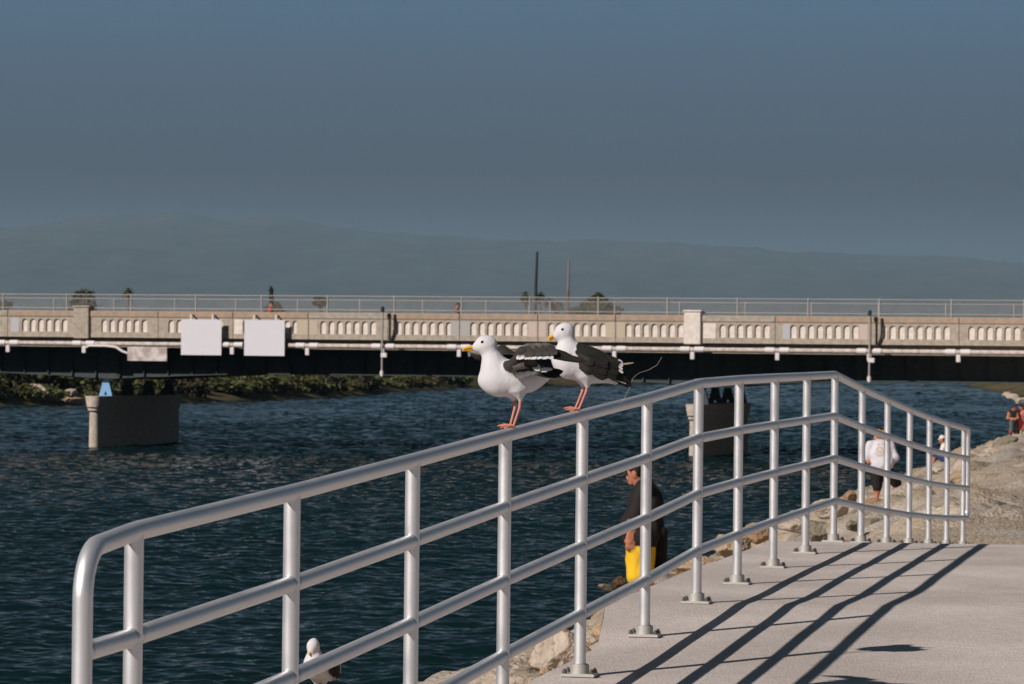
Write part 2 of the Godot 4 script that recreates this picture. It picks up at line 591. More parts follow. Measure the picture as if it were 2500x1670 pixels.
# ---------------------------------------------------------------- walkway and near bank
func walkway() -> void:
	var b := Buf.new()
	var ds := []
	var d := 2.0
	for q in [-40.0, -25.0, -12.0, -5.0, 0.0]:
		ds.append(q)
	while d < 37.0:
		ds.append(d)
		d += 0.12
	var cols := 40
	var first := b.v.size()
	var und := noise(51, 0.5, 3)
	for dd in ds:
		var x0 := slab_left(dd)
		for c in cols:
			var x := lerpf(x0, 14.0, pow(c / float(cols - 1), 1.5))
			var y := slab_y(dd) + und.get_noise_2d(x, dd) * 0.004
			b.vert(Vector3(x, y, -dd), Vector3(0, 1, (slab_y(dd + 0.05) - slab_y(dd - 0.05)) * 10.0).normalized(), Color.WHITE)
	b.grid(ds.size(), cols, first)
	for i in ds.size() - 1:   # the poured edge towards the river
		var a := Vector3(slab_left(ds[i]), slab_y(ds[i]), -ds[i])
		var e := Vector3(slab_left(ds[i + 1]), slab_y(ds[i + 1]), -ds[i + 1])
		var nn := Vector3(-(a.z - e.z), 0, -(e.x - a.x)).normalized()
		b.quad(a, e, e - Vector3(0, 0.45, 0), a - Vector3(0, 0.45, 0), nn)
	tag(obj("walkway", b.mesh(), M.concrete), "pale concrete walkway ramp under the railing", "", "", "structure")
func ground() -> void:
	var b := Buf.new()
	var s := 18000.0
	b.quad(Vector3(-s, -1.2, s), Vector3(s, -1.2, s), Vector3(s, -1.2, -s), Vector3(-s, -1.2, -s), Vector3.UP, Color(0.16, 0.14, 0.1))
	for q in [[13.9, 400.0, 300.0, -37.0]]:   # the flat land behind the walkway
		b.quad(Vector3(q[0], 2.05, q[2]), Vector3(q[1], 2.05, q[2]), Vector3(q[1], 2.05, q[3]), Vector3(q[0], 2.05, q[3]), Vector3.UP, Color(0.3, 0.25, 0.19))
	var d := 36.0
	while d < 420.0:   # and beside the bank
		var e := d + 12.0
		var xa := maxf(0.165 * d + 3.0, shore_x(d) + 11.0) - 0.4
		var xb := maxf(0.165 * e + 3.0, shore_x(e) + 11.0) - 0.4
		b.quad(Vector3(xa, 2.15, -d), Vector3(500, 2.15, -d), Vector3(500, 2.15, -e), Vector3(xb, 2.15, -e), Vector3.UP, Color(0.3, 0.25, 0.19))
		d = e
	tag(obj("ground", b.mesh(), M.land), "dry ground reaching to the horizon", "", "", "structure")
func near_bank() -> void:
	var b := Buf.new()
	var big := noise(61, 0.62, 1, FastNoiseLite.TYPE_CELLULAR)
	big.cellular_return_type = FastNoiseLite.RETURN_DISTANCE2_SUB
	big.cellular_jitter = 1.0
	var val := noise(61, 0.62, 1, FastNoiseLite.TYPE_CELLULAR)
	val.cellular_return_type = FastNoiseLite.RETURN_CELL_VALUE
	val.cellular_jitter = 1.0
	var small := noise(62, 2.1, 1, FastNoiseLite.TYPE_CELLULAR)
	small.cellular_return_type = FastNoiseLite.RETURN_DISTANCE2_SUB
	var rough := noise(63, 0.9, 5)
	var mixn := noise(64, 0.16, 3)
	var ds := []
	var d := 6.0
	while d < 440.0:
		ds.append(d)
		d *= 1.0065
	var cols := 190
	var pos := PackedVector3Array()
	var colr := PackedColorArray()
	for dd in ds:
		var x0 := shore_x(dd) - 1.6
		var x1 := maxf(0.165 * dd + 3.0, shore_x(dd) + 11.0)
		for c in cols:
			var f := c / float(cols - 1)
			var x := lerpf(x0, x1, pow(f, 1.15))
			var y := bank_y(x, dd)
			var s := clampf(0.5 + 1.6 * mixn.get_noise_2d(x, dd) + (1.2 - y) * 0.45, 0.05, 1.0)
			if dd < 37.0 and x > slab_left(dd) - 0.5:
				s *= clampf((slab_left(dd) - x) / 0.5, 0.0, 1.0)
			var st := clampf((big.get_noise_2d(x, dd) + 1.0) * 2.2, 0.0, 1.0)
			var sm := clampf((small.get_noise_2d(x, dd) + 1.0) * 2.0, 0.0, 1.0)
			y += s * (sqrt(st) - 0.6) * 0.3 + (0.3 + s) * sm * 0.055 + s * rough.get_noise_2d(x, dd) * 0.22
			var tone := 0.86 + 0.22 * val.get_noise_2d(x, dd) * s
			var warm := clampf(rough.get_noise_2d(x * 0.4 + 40.0, dd * 0.4) * 0.8, -0.3, 0.3)
			pos.append(Vector3(x, y, -dd))
			colr.append(Color(tone * (1.0 + warm * 0.16), tone, tone * (1.0 - warm * 0.25)))
	var rows := ds.size()
	for r in rows:
		for c in cols:
			var i := r * cols + c
			var e := pos[r * cols + mini(c + 1, cols - 1)] - pos[r * cols + maxi(c - 1, 0)]
			var g := pos[mini(r + 1, rows - 1) * cols + c] - pos[maxi(r - 1, 0) * cols + c]
			b.vert(pos[i], e.cross(g).normalized(), colr[i])
	b.grid(rows, cols, 0)
	tag(obj("river_bank", b.mesh(), M.bank), "sandy riprap river bank", "", "", "structure")

# ---------------------------------------------------------------- boulders
var rock_meshes: Array[ArrayMesh] = []
func ico(level: int) -> Array:
	var t := (1.0 + sqrt(5.0)) / 2.0
	var vs: Array[Vector3] = []
	for q in [[-1, t, 0], [1, t, 0], [-1, -t, 0], [1, -t, 0], [0, -1, t], [0, 1, t], [0, -1, -t], [0, 1, -t], [t, 0, -1], [t, 0, 1], [-t, 0, -1], [-t, 0, 1]]:
		vs.append(Vector3(q[0], q[1], q[2]).normalized())
	var fs := [[0, 11, 5], [0, 5, 1], [0, 1, 7], [0, 7, 10], [0, 10, 11], [1, 5, 9], [5, 11, 4], [11, 10, 2], [10, 7, 6], [7, 1, 8], [3, 9, 4], [3, 4, 2], [3, 2, 6], [3, 6, 8], [3, 8, 9], [4, 9, 5], [2, 4, 11], [6, 2, 10], [8, 6, 7], [9, 8, 1]]
	for l in level:
		var mid := {}
		var nf := []
		for f in fs:
			var m := []
			for k in 3:
				var a: int = f[k]
				var b: int = f[(k + 1) % 3]
				var key := mini(a, b) * 100000 + maxi(a, b)
				if not mid.has(key):
					vs.append((vs[a] + vs[b]).normalized())
					mid[key] = vs.size() - 1
				m.append(mid[key])
			nf.append([f[0], m[0], m[2]]); nf.append([f[1], m[1], m[0]]); nf.append([f[2], m[2], m[1]]); nf.append(m)
		fs = nf
	return [vs, fs]
func make_rocks() -> void:
	for s in 9:
		var rng := RandomNumberGenerator.new()
		rng.seed = 300 + s
		var planes := []
		for k in 20:
			planes.append([Vector3(rng.randfn(), rng.randfn() * 0.8, rng.randfn()).normalized(), rng.randf_range(0.56, 0.92)])
		var nz := noise(310 + s, 1.4, 4)
		var g := ico(4)
		var b := Buf.new()
		var ps: Array[Vector3] = []
		for d in g[0]:
			var r := 1.05
			for pl in planes:
				var c: float = d.dot(pl[0])
				if c > 0.05:
					r = minf(r, pl[1] / c)
			r += 0.07 * nz.get_noise_3dv(d * 1.6) + 0.035 * nz.get_noise_3dv(d * 6.0)
			ps.append(d * r)
		var nn: Array[Vector3] = []
		nn.resize(ps.size())
		nn.fill(Vector3.ZERO)
		for f in g[1]:
			var fn := (ps[f[1]] - ps[f[0]]).cross(ps[f[2]] - ps[f[0]])
			if fn.dot(ps[f[0]]) < 0.0: fn = -fn
			for k in f: nn[k] += fn
		for i in ps.size():
			b.vert(ps[i], nn[i].normalized(), Color.WHITE)
		for f in g[1]:
			b.face(f[0], f[1], f[2])
		rock_meshes.append(b.mesh())
var rock_mats := {}
func rock_mat(tone: String) -> StandardMaterial3D:
	if not rock_mats.has(tone):
		var m: StandardMaterial3D = M.rock.duplicate()
		m.albedo_color = {"pale": lin(1.0, 0.97, 0.93), "tan": lin(0.9, 0.76, 0.58), "rust": lin(0.72, 0.52, 0.37), "grey": lin(0.5, 0.5, 0.44), "dark": lin(0.2, 0.19, 0.15), "wet": lin(0.22, 0.16, 0.1)}[tone]
		rock_mats[tone] = m
	return rock_mats[tone]
func boulder(at: Vector3, size: Vector3, kind: int, tone: String, label: String, group := "", turn := 0.0) -> MeshInstance3D:
	var o := obj("boulder", rock_meshes[kind % 9], rock_mat(tone), null, at)
	o.rotation = Vector3(0.15 * sin(kind * 7.0 + turn), turn, 0.2 * cos(kind * 5.0 + turn))
	o.scale = size
	tag(o, label, "boulder", group)
	return o

# ---------------------------------------------------------------- railing
func railing() -> void:
	var r := 0.0241
	var o := base("railing", Vector3(POST_X[0], slab_y(POST_D[0]), -POST_D[0]))
	tag(o, "silver pipe railing with four rails along the concrete walkway", "railing")
	var shift := -o.position
	var tops := PackedVector3Array()
	for i in 17:
		tops.append(Vector3(POST_X[i], RAIL_Y[i] - r, -POST_D[i]))
	var dirn := (tops[1] - tops[0]).normalized()
	dirn.y = 0.0
	var near_end := tops[0] - dirn * 0.40
	var far_dir := (tops[16] - tops[15]).normalized()
	var far_end := tops[16] + far_dir * 0.42
	# top rail: a sweep through all post heads, with a bent near end that goes down to the ground and a bent far end
	var p := PackedVector3Array()
	var foot := Vector3(near_end.x, slab_y(9.0), near_end.z)
	var br := 0.12
	p.append(foot)
	p.append(Vector3(near_end.x, tops[0].y - br - 0.02, near_end.z))
	var hd := Vector3(dirn.x, 0, dirn.z).normalized()
	for k in range(1, 9):
		var a := PI / 2 * k / 8.0
		p.append(Vector3(near_end.x, tops[0].y - br - 0.02, near_end.z) + hd * (br * (1.0 - cos(a))) + Vector3.UP * (br * sin(a)))
	for i in 17:
		if i == 0 or i == 6 or i == 10:   # bends are rounded over a short length
			var da := (tops[i] - (p[p.size() - 1] if i == 0 else tops[i - 1])).normalized()
			var db := (tops[i + 1] - tops[i]).normalized()
			var w := 0.07
			for k in 7:
				var t := k / 6.0
				var q0 := tops[i] - da * w
				var q1 := tops[i] + db * w
				p.append(q0.lerp(tops[i], t).lerp(tops[i].lerp(q1, t), t))
		else:
			p.append(tops[i])
	var er := 0.07
	var e0 := far_end - far_dir * er
	for k in 6:
		var a := PI / 2 * k / 5.0
		p.append(e0 + far_dir * (er * sin(a)) + Vector3.DOWN * (er * (1.0 - cos(a))))
	var low := 0.79
	var b0 := far_end + Vector3.DOWN * (low - er)
	p.append(b0)
	for k in range(1, 6):
		var a := PI / 2 * k / 5.0
		p.append(b0 - far_dir * (er * (1.0 - cos(a))) + Vector3.DOWN * (er * sin(a)))
	p.append(tops[16] + Vector3.DOWN * low)
	for i in p.size():
		p[i] += shift
	var rad := PackedFloat32Array()
	rad.resize(p.size())
	rad.fill(r)
	var b := Buf.new()
	b.tube(p, rad, 24)
	obj("top_rail", b.mesh(), M.aluminium, o)
	# posts and their feet
	for i in 17:
		var t := tops[i] + shift
		var f := Vector3(t.x, slab_y(POST_D[i]) + shift.y, t.z)
		b = Buf.new()
		b.rod(f + Vector3(0, 0.012, 0), t, r * 0.985, 24)
		obj("post", b.mesh(), M.aluminium, o)
		var plate := MeshInstance3D.new()
		b = Buf.new()
		b.box(Vector3(-0.068, 0.0, -0.052), Vector3(0.068, 0.013, 0.052), Color.WHITE, 0.003)
		var prof := [[0.041, 0.012], [0.04, 0.016], [0.038, 0.02], [0.0375, 0.044], [0.035, 0.049], [0.0241, 0.052]]
		var cp := PackedVector3Array()
		var cr := PackedFloat32Array()
		for q in prof:
			cp.append(Vector3(0, q[1], 0)); cr.append(q[0])
		b.tube(cp, cr, 20, Color.WHITE, false)
		plate = obj("base_plate", b.mesh(), M.cast, o, f)
		plate.rotation.y = -atan2(0.2, 1.0)
		b = Buf.new()
		b.tube(PackedVector3Array([Vector3(0, 0.013, 0), Vector3(0, 0.024, 0)]), PackedFloat32Array([0.0105, 0.0105]), 6)
		b.rod(Vector3(0, 0.02, 0), Vector3(0, 0.032, 0), 0.006, 8)
		var bm := b.mesh()
		for s in [[-1, -1], [1, -1], [1, 1], [-1, 1]]:
			obj("bolt", bm, M.bolt, plate, Vector3(s[0] * 0.054, 0, s[1] * 0.038))
	# the three lower rails: one length of pipe per bay
	var rng := RandomNumberGenerator.new()
	rng.seed = 5
	for drop in [0.258, 0.522, 0.79]:
		for i in range(-1, 17):
			var a: Vector3 = (near_end if i < 0 else tops[i]) + shift + Vector3.DOWN * drop
			var e: Vector3 = (tops[0] if i < 0 else (tops[i + 1] if i < 16 else far_end)) + shift + Vector3.DOWN * drop
			if i < 0:
				a.y = e.y - 0.008
			if i == 16 and drop > 0.7:
				continue
			b = Buf.new()
			var jog := rng.randf_range(-0.002, 0.002)
			var aj := a + Vector3(0, jog, 0)
			var ej := e + Vector3(0, jog * 0.5, 0)
			var dj := (ej - aj).normalized()
			var pts := PackedVector3Array([aj])
			var rds := PackedFloat32Array([r * 0.97])
			for w in [[0.022, 0.97], [0.0245, 1.05], [0.0285, 1.07], [0.0315, 1.03], [0.033, 0.97]]:   # weld bead
				pts.append(aj + dj * w[0]); rds.append(r * w[1])
			for w in [[0.033, 0.97], [0.0315, 1.03], [0.0285, 1.07], [0.0245, 1.05], [0.022, 0.97]]:
				pts.append(ej - dj * w[0]); rds.append(r * w[1])
			pts.append(ej); rds.append(r * 0.97)
			b.tube(pts, rds, 20)
			obj("rail", b.mesh(), M.aluminium, o)

# ---------------------------------------------------------------- bridge
const BAY := 3.65
const SKEW := -15.0
func on_bridge(a: float, y: float, out: float) -> Vector3:   # metres along the bridge, height, metres out from its near face
	return Vector3(0, 0, -165) + Basis(Vector3.UP, deg_to_rad(SKEW)) * Vector3(a, y, out)
func parapet_panel(niches: int, w: float, shift := 0.0) -> Array:
	# a pierced-looking concrete panel: arched blind niches between two beams; returns the wall and one niche back
	var b := Buf.new()
	var y0 := 4.86
	var y1 := 5.76
	var pitch := 0.377
	var hw := 0.132
	var n0 := 5.10
	var spring := 5.66 - hw
	var dep := 0.07
	var x := -niches * pitch / 2.0 + shift
	var x2 := niches * pitch / 2.0 + shift
	var F := Vector3(0, 0, 1)
	b.quad(Vector3(-w / 2 + 0.012, y0, 0), Vector3(x, y0, 0), Vector3(x, y1, 0), Vector3(-w / 2 + 0.012, y1, 0), F)
	b.quad(Vector3(x2, y0, 0), Vector3(w / 2 - 0.012, y0, 0), Vector3(w / 2 - 0.012, y1, 0), Vector3(x2, y1, 0), F)
	for i in niches:
		var c := x + (i + 0.5) * pitch
		var l := c - pitch / 2
		var r := c + pitch / 2
		b.quad(Vector3(l, y0, 0), Vector3(r, y0, 0), Vector3(r, n0, 0), Vector3(l, n0, 0), F)
		b.quad(Vector3(l, n0, 0), Vector3(c - hw, n0, 0), Vector3(c - hw, spring, 0), Vector3(l, spring, 0), F)
		b.quad(Vector3(c + hw, n0, 0), Vector3(r, n0, 0), Vector3(r, spring, 0), Vector3(c + hw, spring, 0), F)
		b.quad(Vector3(c - hw, n0, 0), Vector3(c + hw, n0, 0), Vector3(c + hw, n0, -dep), Vector3(c - hw, n0, -dep), Vector3.UP)
		b.quad(Vector3(c - hw, n0, 0), Vector3(c - hw, spring, 0), Vector3(c - hw, spring, -dep), Vector3(c - hw, n0, -dep), Vector3.RIGHT)
		b.quad(Vector3(c + hw, n0, 0), Vector3(c + hw, spring, 0), Vector3(c + hw, spring, -dep), Vector3(c + hw, n0, -dep), Vector3.LEFT)
		var arc := []
		for k in 9:
			var a := PI - PI * k / 8.0
			arc.append(Vector3(c + cos(a) * hw, spring + sin(a) * hw, 0))
		for k in 8:
			var m: Vector3 = (arc[k] + arc[k + 1]) * 0.5
			b.quad(arc[k], arc[k + 1], arc[k + 1] - Vector3(0, 0, dep), arc[k] - Vector3(0, 0, dep), (Vector3(c, spring, 0) - m).normalized())
			b.quad(arc[k], arc[k + 1], Vector3(arc[k + 1].x, y1, 0), Vector3(arc[k].x, y1, 0), F)
		b.quad(Vector3(l, spring, 0), Vector3(c - hw, spring, 0), Vector3(c - hw, y1, 0), Vector3(l, y1, 0), F)
		b.quad(Vector3(c + hw, spring, 0), Vector3(r, spring, 0), Vector3(r, y1, 0), Vector3(c + hw, y1, 0), F)
	b.box(Vector3(-w / 2 + 0.012, y0, -0.26), Vector3(w / 2 - 0.012, y1, -dep - 0.03))
	for s in [-1.0, 1.0]:
		var e: float = s * (w / 2 - 0.012)
		b.quad(Vector3(e, y0, 0), Vector3(e, y1, 0), Vector3(e, y1, -0.26), Vector3(e, y0, -0.26), Vector3(s, 0, 0))
	b.quad(Vector3(-w / 2, y0, 0), Vector3(w / 2, y0, 0), Vector3(w / 2, y0, -0.26), Vector3(-w / 2, y0, -0.26), Vector3.DOWN)
	var k := Buf.new()
	k.quad(Vector3(-hw, n0, -dep), Vector3(hw, n0, -dep), Vector3(hw, spring, -dep), Vector3(-hw, spring, -dep), F)
	for q in 8:
		var a := PI * q / 8.0
		var a2 := PI * (q + 1) / 8.0
		k.tri(Vector3(0, spring, -dep), Vector3(cos(a) * hw, spring + sin(a) * hw, -dep), Vector3(cos(a2) * hw, spring + sin(a2) * hw, -dep), F)
	return [b.mesh(), k.mesh(), pitch]
func bridge() -> void:
	var o := base("bridge", Vector3(0, 0, -165), deg_to_rad(SKEW))
	tag(o, "old concrete road bridge with arched parapet niches crossing the river", "bridge")
	var wid := 11.5
	var pier_a := [-18.6 / 0.966, 7.65 / 0.966]   # where the two piers stand along the bridge
	var b := Buf.new()
	# parapet: panels of six to eight niches between the joints, [left, right, niches, shift of the niches]
	var rows := [[-33.6, -30.1, 7, 0.0], [-30.1, -26.65, 7, 0.0], [-26.65, -23.2, 7, 0.0], [-23.2, -19.68, 6, 0.0], [-19.68, -16.1, 6, 0.2], [-16.1, -12.63, 7, 0.0], [-12.63, -9.17, 7, 0.0], [-9.17, -5.56, 7, 0.0], [-5.56, -2.34, 7, 0.0], [-2.34, 1.14, 7, 0.0], [1.14, 4.56, 7, 0.0], [4.56, 7.93, 7, 0.0], [7.93, 11.46, 6, 0.45], [11.46, 15.55, 8, 0.05], [15.55, 19.23, 8, 0.0], [19.23, 22.9, 8, 0.0], [22.9, 26.6, 8, 0.0], [26.6, 30.2, 8, 0.0]]
	var i := 0
	var panels := []
	for q in rows:
		var w: float = q[1] - q[0]
		var use := parapet_panel(q[2], w, q[3])
		var pn := obj("parapet_panel", use[0], M.old_concrete, o, Vector3((q[0] + q[1]) / 2, 0, 0))
		panels.append(pn)
		var cap7 := Buf.new()
		cap7.box(Vector3(-w / 2 + 0.012, 5.76, -0.3), Vector3(w / 2 - 0.012, 6.02, 0.035), Color.WHITE, 0.02)
		obj("coping", cap7.mesh(), M.stained if i % 5 != 2 else M.old_concrete, pn)
		for k in q[2]:
			obj("niche", use[1], M.pale_paint, pn, Vector3((k + 0.5 - q[2] / 2.0) * use[2] + q[3], 0, 0))
		i += 1
	# patches of paint over old scrawls beside the joints
	for q in [[-23.05, -22.66, "lilac"], [-12.58, -12.2, "white"], [-9.7, -9.2, "cream"], [-9.12, -8.76, "cream"], [-2.74, -2.37, "grey"], [-2.29, -1.88, "grey"], [0.72, 1.1, "pink"], [1.18, 1.5, "pink"], [4.12, 4.52, "cream"], [4.6, 4.98, "cream"], [8.37, 8.9, "white"], [11.78, 12.1, "lilac"], [15.05, 15.4, "pink"]]:
		for n in rows.size():
			if q[0] >= rows[n][0] and q[1] <= rows[n][1]:
				var pb := Buf.new()
				var mid: float = (rows[n][0] + rows[n][1]) / 2
				pb.box(Vector3(q[0] - mid, 5.06, 0.001), Vector3(q[1] - mid, 5.7, 0.006))
				obj("paint_patch", pb.mesh(), {"lilac": M.patch_lilac, "white": M.pale_paint, "cream": M.patch_cream, "grey": M.patch_grey, "pink": M.patch_pink}[q[2]], panels[n])
	var a := 0.0
	for q in pier_a:
		b = Buf.new()
		b.box(Vector3(-0.36, 4.8, -0.32), Vector3(0.36, 6.17, 0.14), Color.WHITE, 0.03)
		b.box(Vector3(-0.4, 6.17, -0.36), Vector3(0.4, 6.25, 0.18), Color.WHITE, 0.02)
		obj("pillar", b.mesh(), M.pale_paint if q > 0 else M.old_concrete, o, Vector3(q if q > 0 else q - 0.42, 0, 0))
	# deck, its set-back fascia, kerbs and the far parapet
	b = Buf.new()
	b.box(Vector3(-60, 4.44, -wid + 0.08), Vector3(60, 4.858, -0.5))
	obj("deck", b.mesh(), M.old_concrete, o)
	b = Buf.new()
	b.box(Vector3(-60, 4.865, -wid + 0.3), Vector3(60, 4.94, -0.27))
	obj("road", b.mesh(), mat(lin(0.06, 0.06, 0.06), 0.95), o)
	b = Buf.new()
	b.box(Vector3(-60, 4.86, -wid), Vector3(60, 6.0, -wid + 0.25))
	obj("far_parapet", b.mesh(), M.old_concrete, o)
	# plate girders with haunches over the piers, each with stiffeners
	var bottom := func(x: float) -> float:
		var m := 99.0
		for q in pier_a:
			m = minf(m, absf(x - q))
		m = minf(m, absf(x - pier_a[1] - 27.0))
		var t := clampf(1.0 - m / 9.0, 0.0, 1.0)
		return lerpf(3.36, 3.0, t * t)
	for row in 4:
		var zf := -2.0 - row * 2.7
		b = Buf.new()
		var x := -60.0
		while x < 60.0:
			var e := x + 1.14
			var ya: float = bottom.call(x)
			var yb: float = bottom.call(e)
			for s in [0.0, -0.02]:
				b.quad(Vector3(x, ya, zf + s), Vector3(e, yb, zf + s), Vector3(e, 4.44, zf + s), Vector3(x, 4.44, zf + s), Vector3(0, 0, 1.0 if s == 0.0 else -1.0))
			b.quad(Vector3(x, ya, zf - 0.17), Vector3(e, yb, zf - 0.17), Vector3(e, yb, zf + 0.15), Vector3(x, ya, zf + 0.15), Vector3.UP)
			b.quad(Vector3(x, ya - 0.04, zf - 0.17), Vector3(e, yb - 0.04, zf - 0.17), Vector3(e, yb - 0.04, zf + 0.15), Vector3(x, ya - 0.04, zf + 0.15), Vector3.DOWN)
			b.quad(Vector3(x, ya - 0.04, zf + 0.15), Vector3(e, yb - 0.04, zf + 0.15), Vector3(e, yb, zf + 0.15), Vector3(x, ya, zf + 0.15), Vector3.BACK)
			x = e
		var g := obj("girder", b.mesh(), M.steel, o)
		if row == 0:
			x = -30.0
			while x < 34.0:
				b = Buf.new()
				b.box(Vector3(x - 0.02, bottom.call(x), zf), Vector3(x + 0.02, 4.43, zf + 0.12))
				obj("stiffener", b.mesh(), M.steel, g)
				x += 1.14
	# piers: a wall across the river's flow with a rounded nose and a wider cap
	for q in pier_a:
		var pr := Node3D.new()
		pr.name = "pier"
		o.add_child(pr, true)
		pr.position = Vector3(q, 0, 0)
		var mk := func(y0: float, y1: float, t0: float, t1: float, nose: float, ln: float) -> ArrayMesh:
			var c := Buf.new()
			var ring := []
			for e in [[y0, t0], [y1, t1]]:
				var pts := []
				for k in 9:
					var an := PI * k / 8.0
					pts.append(Vector3(cos(an) * e[1], e[0], nose + sin(an) * e[1] * 0.7))
				for k in 9:
					var an := PI + PI * k / 8.0
					pts.append(Vector3(cos(an) * e[1], e[0], -ln + sin(an) * e[1] * 0.7))
				ring.append(pts)
			var cen := Vector3(0, y1, (nose - ln) / 2)
			for k in 18:
				var k2 := (k + 1) % 18
				var mid: Vector3 = (ring[0][k] + ring[0][k2]) * 0.5
				var nn := Vector3((ring[0][k2] - ring[0][k]).z, 0, -(ring[0][k2] - ring[0][k]).x).normalized()
				if nn.dot(mid - Vector3(0, y0, clampf(mid.z, -ln, nose))) < 0.0: nn = -nn
				c.quad(ring[0][k], ring[0][k2], ring[1][k2], ring[1][k], nn)
				c.tri(cen, ring[1][k], ring[1][k2], Vector3.UP)
			return c.mesh()
		var L := wid - 0.6
		obj("shaft", mk.call(-1.5, 1.62, 0.24, 0.2, -0.5, L), M.pier, pr)
		obj("collar", mk.call(1.62, 1.78, 0.26, 0.26, -0.44, L), M.pier, pr)
		obj("cap", mk.call(1.78, 2.26, 0.28, 0.36, -0.36, L), M.pier, pr)
		# rocker bearings on the cap, one below each girder: two splayed legs under a head
		for row in 4:
			var bb := Buf.new()
			var zf := -2.0 - row * 2.7
			bb.box(Vector3(-0.3, 2.262, zf - 0.14), Vector3(0.3, 2.3, zf + 0.14))
			var outl := [Vector2(-0.3, 2.3), Vector2(-0.15, 2.88), Vector2(-0.18, 2.955), Vector2(0.18, 2.955), Vector2(0.15, 2.88), Vector2(0.3, 2.3), Vector2(0.08, 2.3), Vector2(0.0, 2.5), Vector2(-0.08, 2.3)]
			var poly := PackedVector2Array(outl)
			var tris := Geometry2D.triangulate_polygon(poly)
			for s in [-1.0, 1.0]:
				for t in range(0, tris.size(), 3):
					var q3 := []
					for e in 3:
						q3.append(Vector3(poly[tris[t + e]].x, poly[tris[t + e]].y, zf + s * 0.11))
					bb.tri(q3[0], q3[1], q3[2], Vector3(0, 0, s))
			for e in poly.size():
				var e0 := poly[e]
				var e1 := poly[(e + 1) % poly.size()]
				var en := Vector3(e1.y - e0.y, -(e1.x - e0.x), 0).normalized()
				if Geometry2D.is_point_in_polygon((e0 + e1) * 0.5 + Vector2(en.x, en.y) * 0.005, poly): en = -en
				bb.quad(Vector3(e0.x, e0.y, zf - 0.11), Vector3(e1.x, e1.y, zf - 0.11), Vector3(e1.x, e1.y, zf + 0.11), Vector3(e0.x, e0.y, zf + 0.11), en)
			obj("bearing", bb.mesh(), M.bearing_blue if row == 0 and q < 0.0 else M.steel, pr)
	# utility pipe along the fascia
	var u := base("utility_pipe", on_bridge(0, 4.58, 0.16), deg_to_rad(SKEW))
	tag(u, "long pale utility pipe slung under the bridge parapet", "pipe")
	var runs := [[-45.0, -14.8], [-12.75, -12.1], [-10.0, 34.0]]
	for s in runs:
		b = Buf.new()
		b.rod(Vector3(s[0], 0, 0), Vector3(s[1], 0, 0), 0.1, 14)
		obj("pipe_run", b.mesh(), M.pipe, u)
	var spots := [-30.1, -26.65, -23.1, -19.5, -12.6, -9.15, -5.7, -2.3, 1.14, 4.56, 7.95, 11.6, 15.5, 19.24, 22.9, 26.6]
	var cp := Buf.new()
	cp.rod(Vector3(-0.52, 0, 0), Vector3(-0.12, 0, 0), 0.128, 14)
	cp.rod(Vector3(0.1, 0, 0), Vector3(0.5, 0, 0), 0.128, 14)
	var cpm := cp.mesh()
	var hg := Buf.new()
	hg.box(Vector3(-0.09, -0.42, -0.06), Vector3(0.09, -0.1, 0.06), Color.WHITE, 0.02)
	var hgm := hg.mesh()
	for sp in spots:
		obj("coupling", cpm, M.coupling, u, Vector3(sp, 0, 0))
		obj("hanger", hgm, M.coupling, u, Vector3(sp, 0, 0))
func bridge_fence(out: float, called: String, label: String) -> void:
	var f := base(called, on_bridge(0, 4.95, out), deg_to_rad(SKEW))
	tag(f, label, "fence")
	var step := 3.03
	var h := 1.82
	var post := Buf.new()
	post.rod(Vector3(0, 0, 0), Vector3(0, h + 0.03, 0), 0.038, 10)
	var pm := post.mesh()
	var w := Buf.new()
	for dirn in [-1.0, 1.0]:
		var s := -h
		while s < step + h:
			var x0: float = s
			var x1: float = s + dirn * h
			var y0 := 0.03
			var y1 := h - 0.03
			var p0 := Vector3(x0, y0, 0)
			var p1 := Vector3(x1, y1, 0)
			# clip to the bay
			var ta := 0.0
			var tb := 1.0
			for lim in [[0.0, 1.0], [step, -1.0]]:
				var da: float = (p0.x - lim[0]) * lim[1]
				var db: float = (p1.x - lim[0]) * lim[1]
				if da < 0.0 and db < 0.0:
					ta = 2.0
				elif da < 0.0:
					ta = maxf(ta, da / (da - db))
				elif db < 0.0:
					tb = minf(tb, da / (da - db))
			if ta < tb:
				w.tube(PackedVector3Array([p0.lerp(p1, ta) + Vector3(0, 0, dirn * 0.003), p0.lerp(p1, tb) + Vector3(0, 0, dirn * 0.003)]), PackedFloat32Array([0.0028, 0.0028]), 3, Color.WHITE, false)
			s += 0.085
	var wm := w.mesh()
	var r := Buf.new()
	for y in [h - 0.02, h - 0.62, 0.06]:
		r.rod(Vector3(0, y, 0.012), Vector3(step, y, 0.012), 0.021, 8)
	var rm := r.mesh()
	var a := -20.54 - 5 * step + (0.0 if out > -5.0 else 1.2)
	while a < 33.0:
		obj("fence_post", pm, M.galvanised, f, Vector3(a, 0, 0))
		obj("fence_rails", rm, M.galvanised, f, Vector3(a, 0, 0))
		obj("chain_link_mesh", wm, M.wire, f, Vector3(a, 0, 0))
		a += step
